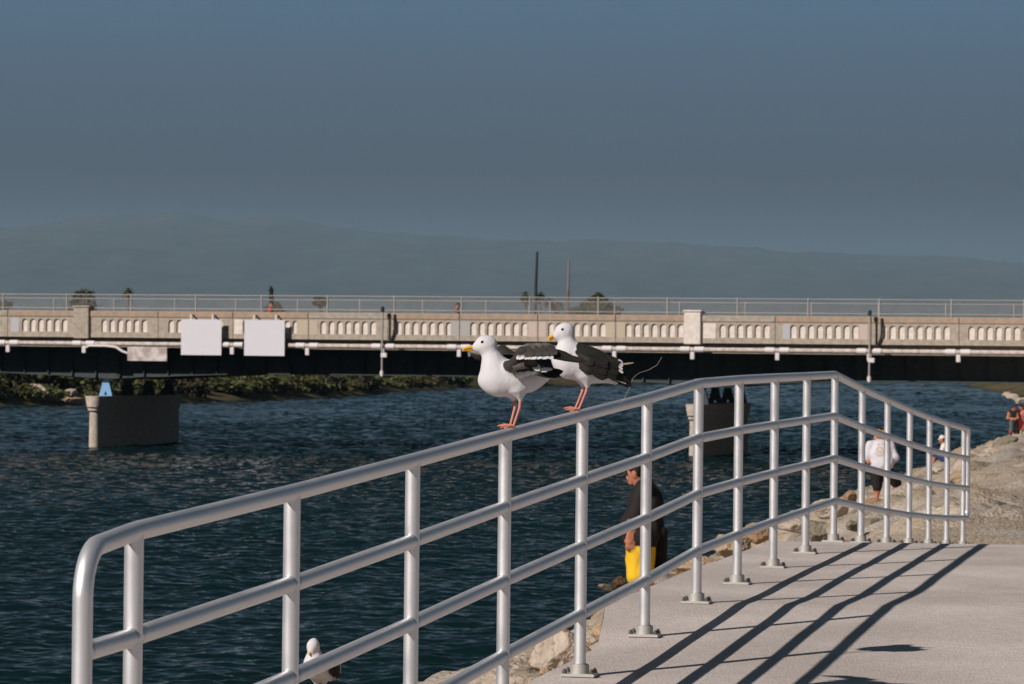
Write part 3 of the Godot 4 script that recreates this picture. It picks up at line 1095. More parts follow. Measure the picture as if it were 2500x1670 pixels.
func bridge_fittings() -> void:
	# blank boards hung on the parapet
	for q in [[-13.97, 1.87, "blank white square board nearer the left pier, hung on bridge parapet"], [-11.06, 1.85, "blank white square board farther from the left pier, hung on bridge parapet"]]:
		var s := base("sign_board", on_bridge(q[0], 4.12, 0.32), deg_to_rad(SKEW))
		tag(s, q[2], "sign", "blank boards on the bridge")
		var b := Buf.new()
		b.box(Vector3(-q[1] / 2, 0, 0), Vector3(q[1] / 2, 1.56, 0.03), Color.WHITE, 0.006)
		obj("board", b.mesh(), M.white_sign, s)
		for x in [-0.5, 0.5]:
			b = Buf.new()
			b.box(Vector3(x - 0.035, 1.2, -0.05), Vector3(x + 0.035, 1.78, -0.002))
			b.box(Vector3(x - 0.035, 1.74, -0.3), Vector3(x + 0.035, 1.79, -0.05))
			obj("hanger_strap", b.mesh(), M.coupling, s)
	var p := base("notice_plate", on_bridge(-16.48, 3.84, 0.3), deg_to_rad(SKEW))
	tag(p, "long dirty white plate hanging below the pipe beside the left pier", "sign")
	var pb := Buf.new()
	pb.box(Vector3(-0.92, 0, 0), Vector3(0.92, 0.62, 0.03), Color.WHITE, 0.006)
	obj("plate", pb.mesh(), M.dirty_sign, p)
	pb = Buf.new()
	pb.tube(PackedVector3Array([Vector3(-2.9, 0.55, -0.05), Vector3(-2.75, 0.64, -0.05), Vector3(-2.0, 0.64, -0.05), Vector3(-1.5, 0.6, -0.05), Vector3(-1.2, 0.42, -0.05), Vector3(-0.95, 0.33, -0.05)]), PackedFloat32Array([0.045, 0.05, 0.05, 0.06, 0.06, 0.05]), 8)
	obj("conduit", pb.mesh(), M.coupling, p)
	# hanging lights with their masts
	for q in [[-5.7, "thin lamp mast on the bridge between the boards and the gulls"], [15.54, "thin lamp mast on the bridge right of the tall pale pillar"]]:
		var l := base("lamp_mast", on_bridge(q[0], 3.35, 0.36), deg_to_rad(SKEW))
		tag(l, q[1], "lamp mast", "lamp masts on the bridge")
		var b := Buf.new()
		b.rod(Vector3(0, 0.1, 0), Vector3(0, 2.75, 0), 0.045, 8)
		obj("mast", b.mesh(), M.galvanised, l)
		b = Buf.new()
		b.tube(PackedVector3Array([Vector3(0, 2.7, 0), Vector3(0, 2.8, 0), Vector3(0, 2.95, 0)]), PackedFloat32Array([0.05, 0.09, 0.06]), 10)
		obj("cap", b.mesh(), M.black, l)
		b = Buf.new()
		b.tube(PackedVector3Array([Vector3(0, -0.06, 0), Vector3(0, 0.0, 0), Vector3(0, 0.14, 0), Vector3(0, 0.2, 0)]), PackedFloat32Array([0.03, 0.09, 0.09, 0.05]), 10)
		obj("lamp", b.mesh(), M.coupling, l)
		b = Buf.new()
		b.box(Vector3(-0.05, 0.75, -0.06), Vector3(0.22, 0.95, 0.05), Color.WHITE, 0.02)
		obj("junction_box", b.mesh(), M.coupling, l)
		b = Buf.new()   # the black cable down the expansion joint
		b.tube(PackedVector3Array([Vector3(0.45, 2.62, -0.28), Vector3(0.46, 2.0, -0.3), Vector3(0.42, 1.75, -0.3), Vector3(0.3, 1.5, -0.28), Vector3(0.05, 1.35, -0.1)]), PackedFloat32Array([0.05, 0.05, 0.055, 0.05, 0.04]), 7)
		obj("cable", b.mesh(), M.black, l)

# ---------------------------------------------------------------- far land and plants
func far_bank(called: String, line: Array, inland: Vector3, label: String) -> void:
	# a bank lofted along its waterline [x, depth]: rises from the water and runs inland
	var b := Buf.new()
	var nz := noise(71, 0.05, 4)
	var pts := []
	for i in line.size() - 1:
		for k in 14:
			var t := k / 14.0
			pts.append(Vector3(lerpf(line[i][0], line[i + 1][0], t), 0, -lerpf(line[i][1], line[i + 1][1], t)))
	var prof := [[-3.0, -0.6], [0.0, 0.0], [1.5, 0.35], [4.0, 0.9], [8.0, 2.0], [13.0, 2.9], [20.0, 3.4], [60.0, 3.6], [1200.0, 4.0]]
	var cols := prof.size()
	var pos := PackedVector3Array()
	for p in pts:
		for q in prof:
			var w: Vector3 = p + inland * q[0]
			w.y = q[1] + nz.get_noise_2d(w.x * 2.0, w.z * 2.0) * minf(q[1], 1.0) * 0.9
			pos.append(w)
	var rows := pts.size()
	for r in rows:
		for c in cols:
			var e := pos[r * cols + mini(c + 1, cols - 1)] - pos[r * cols + maxi(c - 1, 0)]
			var g := pos[mini(r + 1, rows - 1) * cols + c] - pos[maxi(r - 1, 0) * cols + c]
			var nn := e.cross(g).normalized()
			if nn.y < 0.0: nn = -nn
			var v := nz.get_noise_2d(pos[r * cols + c].x * 3.0 + 9.0, pos[r * cols + c].z * 2.0)
			var col := Color(0.06, 0.066, 0.024).lerp(Color(0.15, 0.115, 0.07), clampf(0.45 + 1.4 * v, 0.0, 1.0))
			if c <= 1: col = Color(0.06, 0.055, 0.035)
			b.vert(pos[r * cols + c], nn, col)
	b.grid(rows, cols, 0)
	tag(obj(called, b.mesh(), M.land), label, "", "", "structure")
var shrubs: Array = []
func leaf_cloud(seed_: int, r: Vector3, count: int, size: float, col: Color, shape := 0) -> Buf:
	# leaves spread through clumps of a crown; shape 1 narrows to the top
	var rng := RandomNumberGenerator.new()
	rng.seed = seed_
	var clumps := []
	for k in 16:
		var d := Vector3(rng.randfn(), absf(rng.randfn()) * 1.1 - 0.25, rng.randfn()).normalized() * rng.randf_range(0.35, 0.85)
		var taper := 1.0
		if shape == 1:
			taper = clampf(1.0 - (d.y * 0.5 + 0.5) * 0.85, 0.12, 1.0)
		clumps.append([Vector3(d.x * r.x * taper, (d.y * 0.5 + 0.5) * 2.0 * r.y, d.z * r.z * taper), rng.randf_range(0.25, 0.45), rng.randf_range(0.75, 1.25)])
	var b := Buf.new()
	for i in count:
		var c: Array = clumps[rng.randi() % clumps.size()]
		var o: Vector3 = Vector3(rng.randfn(), rng.randfn(), rng.randfn()).normalized() * c[1] * pow(rng.randf(), 0.4)
		var p: Vector3 = c[0] + o * r
		var nn := (o.normalized() + Vector3(rng.randfn(), rng.randfn(), rng.randfn()) * 0.5 + Vector3.UP * 0.3).normalized()
		var t := nn.cross(Vector3(rng.randfn(), rng.randfn(), rng.randfn())).normalized()
		var s := t.cross(nn)
		var z := size * rng.randf_range(0.6, 1.3)
		var f: float = c[2] * rng.randf_range(0.8, 1.2)
		var cc := Color(col.r * f, col.g * f, col.b * f)
		b.quad(p - t * z, p + s * z * 0.55, p + t * z, p - s * z * 0.55, nn, cc)
	return b
func make_shrubs() -> void:
	for k in 7:
		var col: Color = [Color(0.07, 0.075, 0.03), Color(0.1, 0.095, 0.035), Color(0.045, 0.055, 0.025), Color(0.12, 0.1, 0.05), Color(0.06, 0.05, 0.03), Color(0.085, 0.095, 0.04), Color(0.035, 0.038, 0.02)][k]
		var c := leaf_cloud(500 + k, Vector3(1.0, 0.62, 1.0), 700, 0.11, col).mesh()
		var s := Buf.new()
		for q in 4:
			s.tube(PackedVector3Array([Vector3(0, -0.3, 0), Vector3(0.2 * cos(q * 1.7), 0.4, 0.2 * sin(q * 1.7)), Vector3(0.5 * cos(q * 1.7), 0.8, 0.5 * sin(q * 1.7))]), PackedFloat32Array([0.04, 0.03, 0.012]), 5)
		shrubs.append([c, s.mesh()])
func shrub(at: Vector3, size: Vector3, k: int, label: String, group: String) -> void:
	var o := base("shrub", at, k * 1.3)
	o.scale = size
	tag(o, label, "shrub", group)
	obj("foliage", shrubs[k % 7][0], M.leaf, o, Vector3(0, -0.4, 0))
	obj("stem", shrubs[k % 7][1], M.bark, o)
func tree(at: Vector3, h: float, r: Vector3, seed_: int, col: Color, label: String, shape := 0, count := 1500) -> void:
	var o := base("tree", at)
	tag(o, label, "tree", "trees on the skyline beyond the bridge")
	var b := Buf.new()
	b.tube(PackedVector3Array([Vector3.ZERO, Vector3(0.1, h - 2.0 * r.y, 0), Vector3(-0.1, h - r.y * 0.7, 0.1)]), PackedFloat32Array([0.28, 0.2, 0.06]), 7)
	for k in 4:
		var a := k * 1.6 + seed_
		b.tube(PackedVector3Array([Vector3(0.1, h - 1.9 * r.y, 0), Vector3(cos(a) * r.x * 0.6, h - r.y, sin(a) * r.z * 0.6)]), PackedFloat32Array([0.12, 0.04]), 5)
	obj("trunk", b.mesh(), M.bark, o)
	obj("crown", leaf_cloud(seed_, r, count, 0.26, col, shape).mesh(), M.leaf, o, Vector3(0, h - 2.0 * r.y, 0))
func palm(at: Vector3, h: float, r: float, seed_: int, label: String) -> void:
	var o := base("palm_tree", at)
	tag(o, label, "palm tree", "palms on the skyline beyond the bridge")
	var b := Buf.new()
	b.tube(PackedVector3Array([Vector3.ZERO, Vector3(0.1, h * 0.5, 0), Vector3(0, h - r * 0.5, 0)]), PackedFloat32Array([0.28, 0.2, 0.16]), 8)
	obj("trunk", b.mesh(), M.bark, o)
	var rng := RandomNumberGenerator.new()
	rng.seed = seed_
	b = Buf.new()
	for k in 42:
		var a := rng.randf() * TAU
		var el := rng.randf_range(-1.1, 1.2)
		var d := Vector3(cos(a) * cos(el), sin(el), sin(a) * cos(el))
		var ln := r * rng.randf_range(0.75, 1.05)
		var side := d.cross(Vector3.UP).normalized()
		var p0 := Vector3(0, h - r * 0.5, 0)
		var f := rng.randf_range(0.8, 1.2)
		var col := Color(0.05 * f, 0.06 * f, 0.025 * f) if el > -0.4 else Color(0.09 * f, 0.075 * f, 0.04 * f)
		var last := p0
		for s in 5:
			var t := (s + 1) / 5.0
			var p := p0 + d * ln * t + Vector3.DOWN * ln * 0.55 * t * t
			var w := r * 0.16 * sin(PI * clampf(t * 0.9, 0.0, 1.0)) + 0.02
			var w0 := r * 0.16 * sin(PI * clampf((t - 0.2) * 0.9, 0.0, 1.0)) + 0.02
			var nn := side.cross(p - last).normalized()
			b.quad(last - side * w0, last + side * w0, p + side * w, p - side * w, nn, col)
			last = p
	obj("crown", b.mesh(), M.leaf, o)
func mountains() -> void:
	var b := Buf.new()
	var nz := noise(81, 0.0011, 5)
	var ridge := [[-3200.0, 470.0], [-1900.0, 515.0], [-1250.0, 565.0], [-1050.0, 548.0], [-860.0, 562.0], [-600.0, 505.0], [-150.0, 490.0], [300.0, 476.0], [900.0, 462.0], [1600.0, 430.0], [2600.0, 380.0], [4200.0, 300.0]]
	var xs := []
	var hs := []
	for q in ridge:
		xs.append(q[0] * 1.45); hs.append(q[1] * 1.45)
	var cols := 200
	var rows := 26
	var pos := PackedVector3Array()
	for r in rows:
		var t := r / float(rows - 1)
		for c in cols:
			var x := lerpf(-4600.0, 5200.0, c / float(cols - 1))
			var up := t if t < 0.7 else 0.7 + (0.7 - t) * 1.5
			var prof := pow(clampf(up / 0.7, 0.0, 1.0), 0.8)
			var z := -14500.0 - t * 9000.0
			var y := along(xs, hs, x) * prof + nz.get_noise_2d(x, z) * 150.0 * prof * (1.2 - prof) + nz.get_noise_2d(x * 4.0, z * 4.0) * 18.0 * prof
			pos.append(Vector3(x, y - 20.0, z))
	for r in rows:
		for c in cols:
			var e := pos[r * cols + mini(c + 1, cols - 1)] - pos[r * cols + maxi(c - 1, 0)]
			var g := pos[mini(r + 1, rows - 1) * cols + c] - pos[maxi(r - 1, 0) * cols + c]
			var nn := e.cross(g).normalized()
			if nn.y < 0.0: nn = -nn
			b.vert(pos[r * cols + c], nn, Color.WHITE)
	b.grid(rows, cols, 0)
	tag(obj("hills", b.mesh(), M.hill), "hazy mountain ridge on the horizon", "", "", "structure")

# ---------------------------------------------------------------- gulls
const WHITE_F := Color(0.58, 0.56, 0.585)
const DARK_F := Color(0.018, 0.0165, 0.0155)
const GREY_F := Color(0.036, 0.032, 0.029)
const BILL := Color(0.62, 0.34, 0.04)
const PINK := Color(0.55, 0.22, 0.17)
func feather(b: Buf, root: Vector3, tip: Vector3, w: float, face: Vector3, col: Color, tipcol: Color, tipfrom := 0.8) -> void:
	# a thin vane, raised along its shaft, with a lit and an under side
	var ax := tip - root
	var side := ax.cross(face).normalized()
	var nn := side.cross(ax).normalized()
	if nn.dot(face) < 0.0: nn = -nn
	var st := [[0.0, 0.45], [0.25, 0.85], [0.55, 1.0], [tipfrom, 0.85], [0.93, 0.5], [1.0, 0.06]]
	for fl in [1.0, -1.0]:
		var first := b.v.size()
		for s in st:
			var p: Vector3 = root + ax * s[0]
			var cc: Color = col if s[0] < tipfrom - 0.01 else tipcol
			var hw: float = w * 0.5 * s[1]
			var lift: Vector3 = nn * w * 0.07 * fl
			b.vert(p - side * hw, (nn * fl - side * 0.35).normalized(), cc)
			b.vert(p + lift, nn * fl, cc)
			b.vert(p + side * hw, (nn * fl + side * 0.35).normalized(), cc)
		b.grid(st.size(), 3, first)
func vane_row(b: Buf, a0: Vector3, a1: Vector3, t0: Vector3, t1: Vector3, n: int, w: float, face: Vector3, col: Color, tipcol: Color, tipfrom := 0.8, seed_ := 1) -> void:
	var rng := RandomNumberGenerator.new()
	rng.seed = seed_
	for i in n:
		var t := i / float(maxi(n - 1, 1))
		var f := rng.randf_range(0.82, 1.2)
		var j := Vector3(rng.randf_range(-1, 1), rng.randf_range(-1, 1), 0) * 0.0016
		feather(b, a0.lerp(a1, t) + face * (0.0012 * (i % 3)), t0.lerp(t1, t) + j + face * (0.0012 * (i % 3)), w * rng.randf_range(0.85, 1.15), face, Color(col.r * f, col.g * f, col.b * f), tipcol, tipfrom)
func leg(b: Buf, hip: Vector3, ankle: Vector3, foot: Vector3, ahead: Vector3) -> void:
	b.tube(PackedVector3Array([hip, hip.lerp(ankle, 0.6), ankle, ankle.lerp(foot, 0.1), ankle.lerp(foot, 0.85), foot + Vector3(0, 0.004, 0)]), PackedFloat32Array([0.0075, 0.005, 0.006, 0.0048, 0.0045, 0.006]), 9, PINK)
	var side := Vector3.UP.cross(ahead).normalized()
	var toes := []
	for k in [-1.0, 0.0, 1.0]:
		var ln := 0.045 if k == 0.0 else 0.038
		var tip: Vector3 = foot + (ahead + side * k * 0.45).normalized() * ln + Vector3(0, 0.002 if k == 0.0 else -0.005, 0)
		toes.append(tip)
		b.tube(PackedVector3Array([foot + Vector3(0, 0.005, 0), foot.lerp(tip, 0.5) + Vector3(0, 0.007, 0), tip]), PackedFloat32Array([0.0055, 0.0042, 0.0025]), 7, PINK)
		b.tube(PackedVector3Array([tip, tip + ahead * 0.005 + Vector3(0, -0.003, 0)]), PackedFloat32Array([0.0022, 0.0008]), 5, Color(0.03, 0.025, 0.02))
	for k in 2:
		for fl in [1.0, -1.0]:
			b.tri(foot + Vector3(0, 0.003 + fl * 0.0012, 0), toes[k].lerp(foot, 0.12) + Vector3(0, fl * 0.0012, 0), toes[k + 1].lerp(foot, 0.12) + Vector3(0, fl * 0.0012, 0), Vector3.UP * fl, Color(0.5, 0.2, 0.15))
	b.tube(PackedVector3Array([foot + Vector3(0, 0.005, 0), foot - ahead * 0.012 + Vector3(0, 0.004, 0)]), PackedFloat32Array([0.004, 0.002]), 5, PINK)
func head_parts(f: Field, c: Vector3, bill_tip: Vector3) -> void:
	# head, bill with its gonys bulge and hooked tip, and eyes; c is the middle of the head, the bird looks along c -> bill_tip
	var d := (bill_tip - c).normalized()
	var ang := rad_to_deg(atan2(-d.y, -d.x))
	f.ell(c, Vector3(0.037, 0.0295, 0.0265), Vector3(0, 0, ang), WHITE_F)
	var b0 := c + d * 0.036 + Vector3(0, -0.004, 0)
	f.cap(c + d * 0.012, b0, 0.023, 0.0125, WHITE_F)
func eyes(b: Buf, c: Vector3, tip: Vector3) -> void:
	# the two mandibles with a gonys bulge, hooked tip and dark gape line, then the eyes
	var d := (tip - c).normalized()
	var dn := Vector3(-d.y, d.x, 0) * (1.0 if d.x > 0.0 else -1.0)   # up, across the bill
	var b0 := c + d * 0.042 + Vector3(0, -0.003, 0)
	var ln := tip - b0
	b.tube(PackedVector3Array([b0 + dn * 0.003, b0 + ln * 0.35 + dn * 0.0035, b0 + ln * 0.7 + dn * 0.003, b0 + ln * 0.92 + dn * 0.0005, tip - dn * 0.0045, tip - dn * 0.0075 - d * 0.002]), PackedFloat32Array([0.0058, 0.005, 0.0044, 0.0036, 0.0022, 0.0008]), 10, BILL, true, 1.35)
	b.tube(PackedVector3Array([b0 - dn * 0.0055, b0 + ln * 0.4 - dn * 0.0055, b0 + ln * 0.66 - dn * 0.0062, b0 + ln * 0.9 - dn * 0.0048]), PackedFloat32Array([0.0046, 0.004, 0.0042, 0.0015]), 9, Color(0.5, 0.25, 0.03), true, 1.1)
	b.tube(PackedVector3Array([b0 + ln * 0.62 - dn * 0.0075, b0 + ln * 0.8 - dn * 0.0068]), PackedFloat32Array([0.0038, 0.003]), 8, Color(0.22, 0.04, 0.025))
	b.tube(PackedVector3Array([b0 - d * 0.004 - dn * 0.001, b0 + ln * 0.8 - dn * 0.002]), PackedFloat32Array([0.0056, 0.0046]), 8, Color(0.16, 0.07, 0.02), true, 0.3)
	for s in [-1.0, 1.0]:
		var e := Field.new()
		e.k = 0.001
		var p: Vector3 = c + d * 0.013 + Vector3(0, 0.0095, 0.0283 * s)
		e.ell(p, Vector3(0.0062, 0.006, 0.0045), Vector3.ZERO, Color(0.006, 0.005, 0.004))
		b.add(e.build(0.0016))
func gull_spreading() -> Buf:
	# looks to -x; the origin is where it stands; half-opened wings
	var f := Field.new()
	f.k = 0.024
	var c := Vector3(-0.0935, 0.303, 0)
	var tip := Vector3(-0.178, 0.282, 0)
	f.ell(Vector3(0.0, 0.181, 0), Vector3(0.122, 0.064, 0.06), Vector3(0, 0, 6), WHITE_F)
	f.ell(Vector3(-0.057, 0.192, 0), Vector3(0.05, 0.074, 0.054), Vector3(0, 0, 10), WHITE_F)
	f.cap(Vector3(-0.066, 0.235, 0), Vector3(-0.085, 0.288, 0), 0.039, 0.028, WHITE_F)
	f.cap(Vector3(0.07, 0.182, 0), Vector3(0.15, 0.2, 0), 0.042, 0.012, WHITE_F)
	f.cap(Vector3(0.025, 0.135, 0.022), Vector3(0.033, 0.104, 0.02), 0.024, 0.0085, WHITE_F)
	f.cap(Vector3(0.0, 0.135, -0.022), Vector3(0.006, 0.104, -0.02), 0.024, 0.0085, WHITE_F)
	# mantle across the back and the arms of both wings
	f.ell(Vector3(0.03, 0.222, 0.0), Vector3(0.075, 0.02, 0.052), Vector3(0, 0, 4), GREY_F)
	f.cap(Vector3(0.0, 0.222, 0.048), Vector3(0.04, 0.275, 0.092), 0.021, 0.016, GREY_F)
	f.cap(Vector3(0.04, 0.275, 0.092), Vector3(0.125, 0.283, 0.118), 0.015, 0.01, GREY_F)
	f.cap(Vector3(0.0, 0.226, -0.04), Vector3(-0.06, 0.262, -0.11), 0.02, 0.013, GREY_F)
	f.cap(Vector3(-0.06, 0.262, -0.11), Vector3(-0.155, 0.278, -0.17), 0.012, 0.009, Color(0.2, 0.19, 0.18))
	head_parts(f, c, tip)
	f.fold(0.0007, 45.0, 7)
	var b := f.build(0.0036)
	eyes(b, c, tip)
	leg(b, Vector3(0.033, 0.11, 0.02), Vector3(0.031, 0.075, 0.02), Vector3(0.008, 0.004, 0.012), Vector3(-1, 0, 0.12))
	leg(b, Vector3(0.006, 0.11, -0.02), Vector3(0.013, 0.075, -0.018), Vector3(-0.004, 0.005, -0.008), Vector3(-1, 0, 0.0))
	var out := Vector3(-0.25, 0.55, 0.8).normalized()
	# near wing: primaries, then two ranks of secondaries with white tips, then coverts
	vane_row(b, Vector3(0.10, 0.268, 0.118), Vector3(0.12, 0.285, 0.12), Vector3(0.275, 0.242, 0.12), Vector3(0.215, 0.262, 0.115), 6, 0.026, out, DARK_F, Color(0.02, 0.018, 0.018), 0.8, 3)
	vane_row(b, Vector3(0.04, 0.285, 0.1), Vector3(0.125, 0.288, 0.12), Vector3(0.022, 0.247, 0.118), Vector3(0.15, 0.25, 0.132), 17, 0.019, out, GREY_F, WHITE_F, 0.86, 4)
	vane_row(b, Vector3(0.045, 0.296, 0.1), Vector3(0.135, 0.299, 0.12), Vector3(0.06, 0.258, 0.124), Vector3(0.165, 0.266, 0.136), 12, 0.021, out, GREY_F, Color(0.05, 0.045, 0.042), 0.9, 5)
	vane_row(b, Vector3(0.05, 0.303, 0.098), Vector3(0.12, 0.306, 0.112), Vector3(0.085, 0.283, 0.115), Vector3(0.158, 0.289, 0.124), 10, 0.02, out, Color(0.1, 0.092, 0.085), Color(0.06, 0.055, 0.05), 0.9, 6)
	# inner wing and tertials hanging along the flank
	var flank := Vector3(-0.05, 0.25, 1.0).normalized()
	vane_row(b, Vector3(0.0, 0.232, 0.062), Vector3(0.085, 0.246, 0.07), Vector3(0.03, 0.178, 0.078), Vector3(0.115, 0.205, 0.074), 12, 0.026, flank, GREY_F, Color(0.13, 0.12, 0.11), 0.88, 7)
	vane_row(b, Vector3(0.005, 0.247, 0.07), Vector3(0.07, 0.256, 0.086), Vector3(0.02, 0.208, 0.08), Vector3(0.09, 0.222, 0.088), 9, 0.023, flank, Color(0.09, 0.082, 0.076), GREY_F, 0.85, 8)
	feather(b, Vector3(0.07, 0.235, 0.076), Vector3(0.105, 0.212, 0.084), 0.026, flank, WHITE_F, WHITE_F)
	vane_row(b, Vector3(0.085, 0.21, 0.076), Vector3(0.105, 0.215, 0.076), Vector3(0.135, 0.208, 0.08), Vector3(0.15, 0.214, 0.08), 2, 0.012, flank, WHITE_F, WHITE_F, 0.85, 9)
	# folded far primaries and tail
	vane_row(b, Vector3(0.1, 0.215, 0.03), Vector3(0.1, 0.205, 0.05), Vector3(0.186, 0.206, 0.02), Vector3(0.165, 0.187, 0.04), 6, 0.024, Vector3(0, 0.5, 0.85), DARK_F, Color(0.018, 0.016, 0.016), 0.8, 10)
	vane_row(b, Vector3(0.09, 0.19, -0.04), Vector3(0.09, 0.19, 0.04), Vector3(0.155, 0.188, -0.05), Vector3(0.155, 0.18, 0.045), 8, 0.026, Vector3(0, 1, 0.1), WHITE_F, WHITE_F, 0.8, 11)
	# far wing held out behind the neck
	var far_n := Vector3(0.1, 0.6, 0.8).normalized()
	vane_row(b, Vector3(-0.15, 0.276, -0.168), Vector3(0.0, 0.235, -0.055), Vector3(-0.05, 0.262, -0.19), Vector3(0.085, 0.228, -0.09), 15, 0.03, far_n, GREY_F, DARK_F, 0.8, 12)
	vane_row(b, Vector3(-0.135, 0.276, -0.16), Vector3(-0.02, 0.252, -0.06), Vector3(-0.07, 0.284, -0.165), Vector3(0.04, 0.262, -0.08), 13, 0.026, far_n, GREY_F, Color(0.1, 0.092, 0.085), 0.85, 13)
	vane_row(b, Vector3(-0.08, 0.262, -0.1), Vector3(-0.02, 0.235, -0.06), Vector3(-0.022, 0.297, -0.11), Vector3(0.035, 0.25, -0.085), 9, 0.032, far_n, GREY_F, DARK_F, 0.85, 15)
	vane_row(b, Vector3(-0.155, 0.276, -0.17), Vector3(-0.11, 0.268, -0.14), Vector3(-0.165, 0.258, -0.19), Vector3(-0.09, 0.235, -0.16), 7, 0.022, far_n, Color(0.16, 0.15, 0.14), GREY_F, 0.85, 14)
	return b
func gull_folded(head: Vector3, tip: Vector3, seed_: int) -> Buf:
	# looks to -x; wings closed along the back, tail lowered
	var f := Field.new()
	f.k = 0.024
	f.ell(Vector3(0.012, 0.18, 0), Vector3(0.118, 0.061, 0.058), Vector3(0, 0, -17), WHITE_F)
	f.ell(Vector3(-0.045, 0.2, 0), Vector3(0.048, 0.07, 0.053), Vector3(0, 0, 4), WHITE_F)
	f.cap(Vector3(-0.036, 0.235, 0), head + Vector3(0.008, -0.022, 0), 0.044, 0.028, WHITE_F)
	f.cap(Vector3(0.075, 0.158, 0), Vector3(0.15, 0.118, 0), 0.04, 0.012, WHITE_F)
	f.cap(Vector3(0.03, 0.138, 0.022), Vector3(0.037, 0.1, 0.02), 0.024, 0.0085, WHITE_F)
	f.cap(Vector3(0.018, 0.138, -0.022), Vector3(0.022, 0.1, -0.018), 0.024, 0.0085, WHITE_F)
	f.ell(Vector3(0.058, 0.218, 0), Vector3(0.1, 0.034, 0.05), Vector3(0, 0, -21), DARK_F)
	f.ell(Vector3(0.07, 0.192, 0.038), Vector3(0.085, 0.046, 0.024), Vector3(4, 0, -24), DARK_F)
	f.ell(Vector3(0.07, 0.192, -0.038), Vector3(0.085, 0.046, 0.024), Vector3(-4, 0, -24), DARK_F)
	head_parts(f, head, tip)
	f.fold(0.0007, 45.0, 8)
	var b := f.build(0.0036)
	eyes(b, head, tip)
	leg(b, Vector3(0.037, 0.106, 0.02), Vector3(0.0335, 0.08, 0.02), Vector3(0.004, 0.004, 0.012), Vector3(-1, 0, 0.1))
	leg(b, Vector3(0.022, 0.106, -0.018), Vector3(0.022, 0.08, -0.018), Vector3(-0.008, 0.006, -0.008), Vector3(-1, 0.06, 0.0))
	for s in [1.0, -1.0]:
		var n := Vector3(0.05, 0.35, s).normalized()
		var m := func(p: Vector3) -> Vector3: return Vector3(p.x, p.y, p.z * s)
		# coverts and tertials in ranks, the tips of the tertials white, then the long primaries
		vane_row(b, m.call(Vector3(-0.005, 0.225, 0.058)), m.call(Vector3(0.0, 0.175, 0.066)), m.call(Vector3(0.06, 0.2, 0.068)), m.call(Vector3(0.05, 0.145, 0.066)), 7, 0.024, n, GREY_F, DARK_F, 0.8, seed_ + 1)
		vane_row(b, m.call(Vector3(0.04, 0.225, 0.062)), m.call(Vector3(0.045, 0.158, 0.066)), m.call(Vector3(0.115, 0.195, 0.064)), m.call(Vector3(0.105, 0.128, 0.058)), 8, 0.025, n, DARK_F, Color(0.02, 0.019, 0.018), 0.85, seed_ + 2)
		vane_row(b, m.call(Vector3(0.085, 0.22, 0.056)), m.call(Vector3(0.09, 0.16, 0.06)), m.call(Vector3(0.168, 0.192, 0.046)), m.call(Vector3(0.15, 0.125, 0.048)), 8, 0.025, n, DARK_F, DARK_F, 0.9, seed_ + 3)
		vane_row(b, m.call(Vector3(0.155, 0.205, 0.047)), m.call(Vector3(0.158, 0.165, 0.05)), m.call(Vector3(0.172, 0.192, 0.045)), m.call(Vector3(0.176, 0.152, 0.047)), 4, 0.012, n, WHITE_F, WHITE_F, 0.8, seed_ + 4)
		vane_row(b, m.call(Vector3(0.125, 0.175, 0.045)), m.call(Vector3(0.12, 0.14, 0.045)), m.call(Vector3(0.21, 0.125, 0.018)), m.call(Vector3(0.215, 0.1, 0.014)), 6, 0.02, n, Color(0.02, 0.018, 0.018), Color(0.016, 0.015, 0.015), 0.85, seed_ + 5)
		feather(b, m.call(Vector3(0.02, 0.222, 0.06)), m.call(Vector3(0.078, 0.228, 0.05)), 0.008, n, WHITE_F, WHITE_F)
	vane_row(b, Vector3(0.12, 0.135, -0.03), Vector3(0.12, 0.135, 0.03), Vector3(0.19, 0.11, -0.032), Vector3(0.19, 0.11, 0.032), 7, 0.024, Vector3(0.3, 1, 0), WHITE_F, WHITE_F, 0.8, seed_ + 6)
	feather(b, Vector3(0.165, 0.185, -0.03), Vector3(0.228, 0.194, -0.045), 0.011, Vector3(0, 0.8, 0.6), Color(0.3, 0.23, 0.17), Color(0.25, 0.19, 0.14))
	return b
func gulls() -> void:
	var y1 := along(POST_D, RAIL_Y, 13.9)
	var g1 := obj("gull", gull_spreading().mesh(), M.plumage, null, Vector3(along(POST_D, POST_X, 13.9) + 0.0, y1 - 0.003, -13.9))
	g1.rotation = Vector3(0, -0.02, 0)
	tag(g1, "white gull with half spread dark wings standing lower on the top rail", "gull", "gulls")
	var head := Vector3(-0.052, 0.317, 0)
	var y2 := along(POST_D, RAIL_Y, 15.16)
	var g2 := obj("gull", gull_folded(head, Vector3(-0.117, 0.284, 0), 40).mesh(), M.plumage, null, Vector3(along(POST_D, POST_X, 15.16) + 0.0, y2 - 0.003, -15.16))
	g2.rotation = Vector3(0, 0.08, 0)
	tag(g2, "black backed gull with folded wings standing higher on the top rail", "gull", "gulls")
	var g3 := obj("gull", gull_folded(Vector3(-0.055, 0.312, 0), Vector3(-0.098, 0.262, 0), 60).mesh(), M.plumage, null, Vector3(-0.99, 2.165, -20.0))
	g3.rotation = Vector3(0, deg_to_rad(66.0), 0)
	tag(g3, "gull on the rocks behind the railing facing the camera", "gull", "gulls")

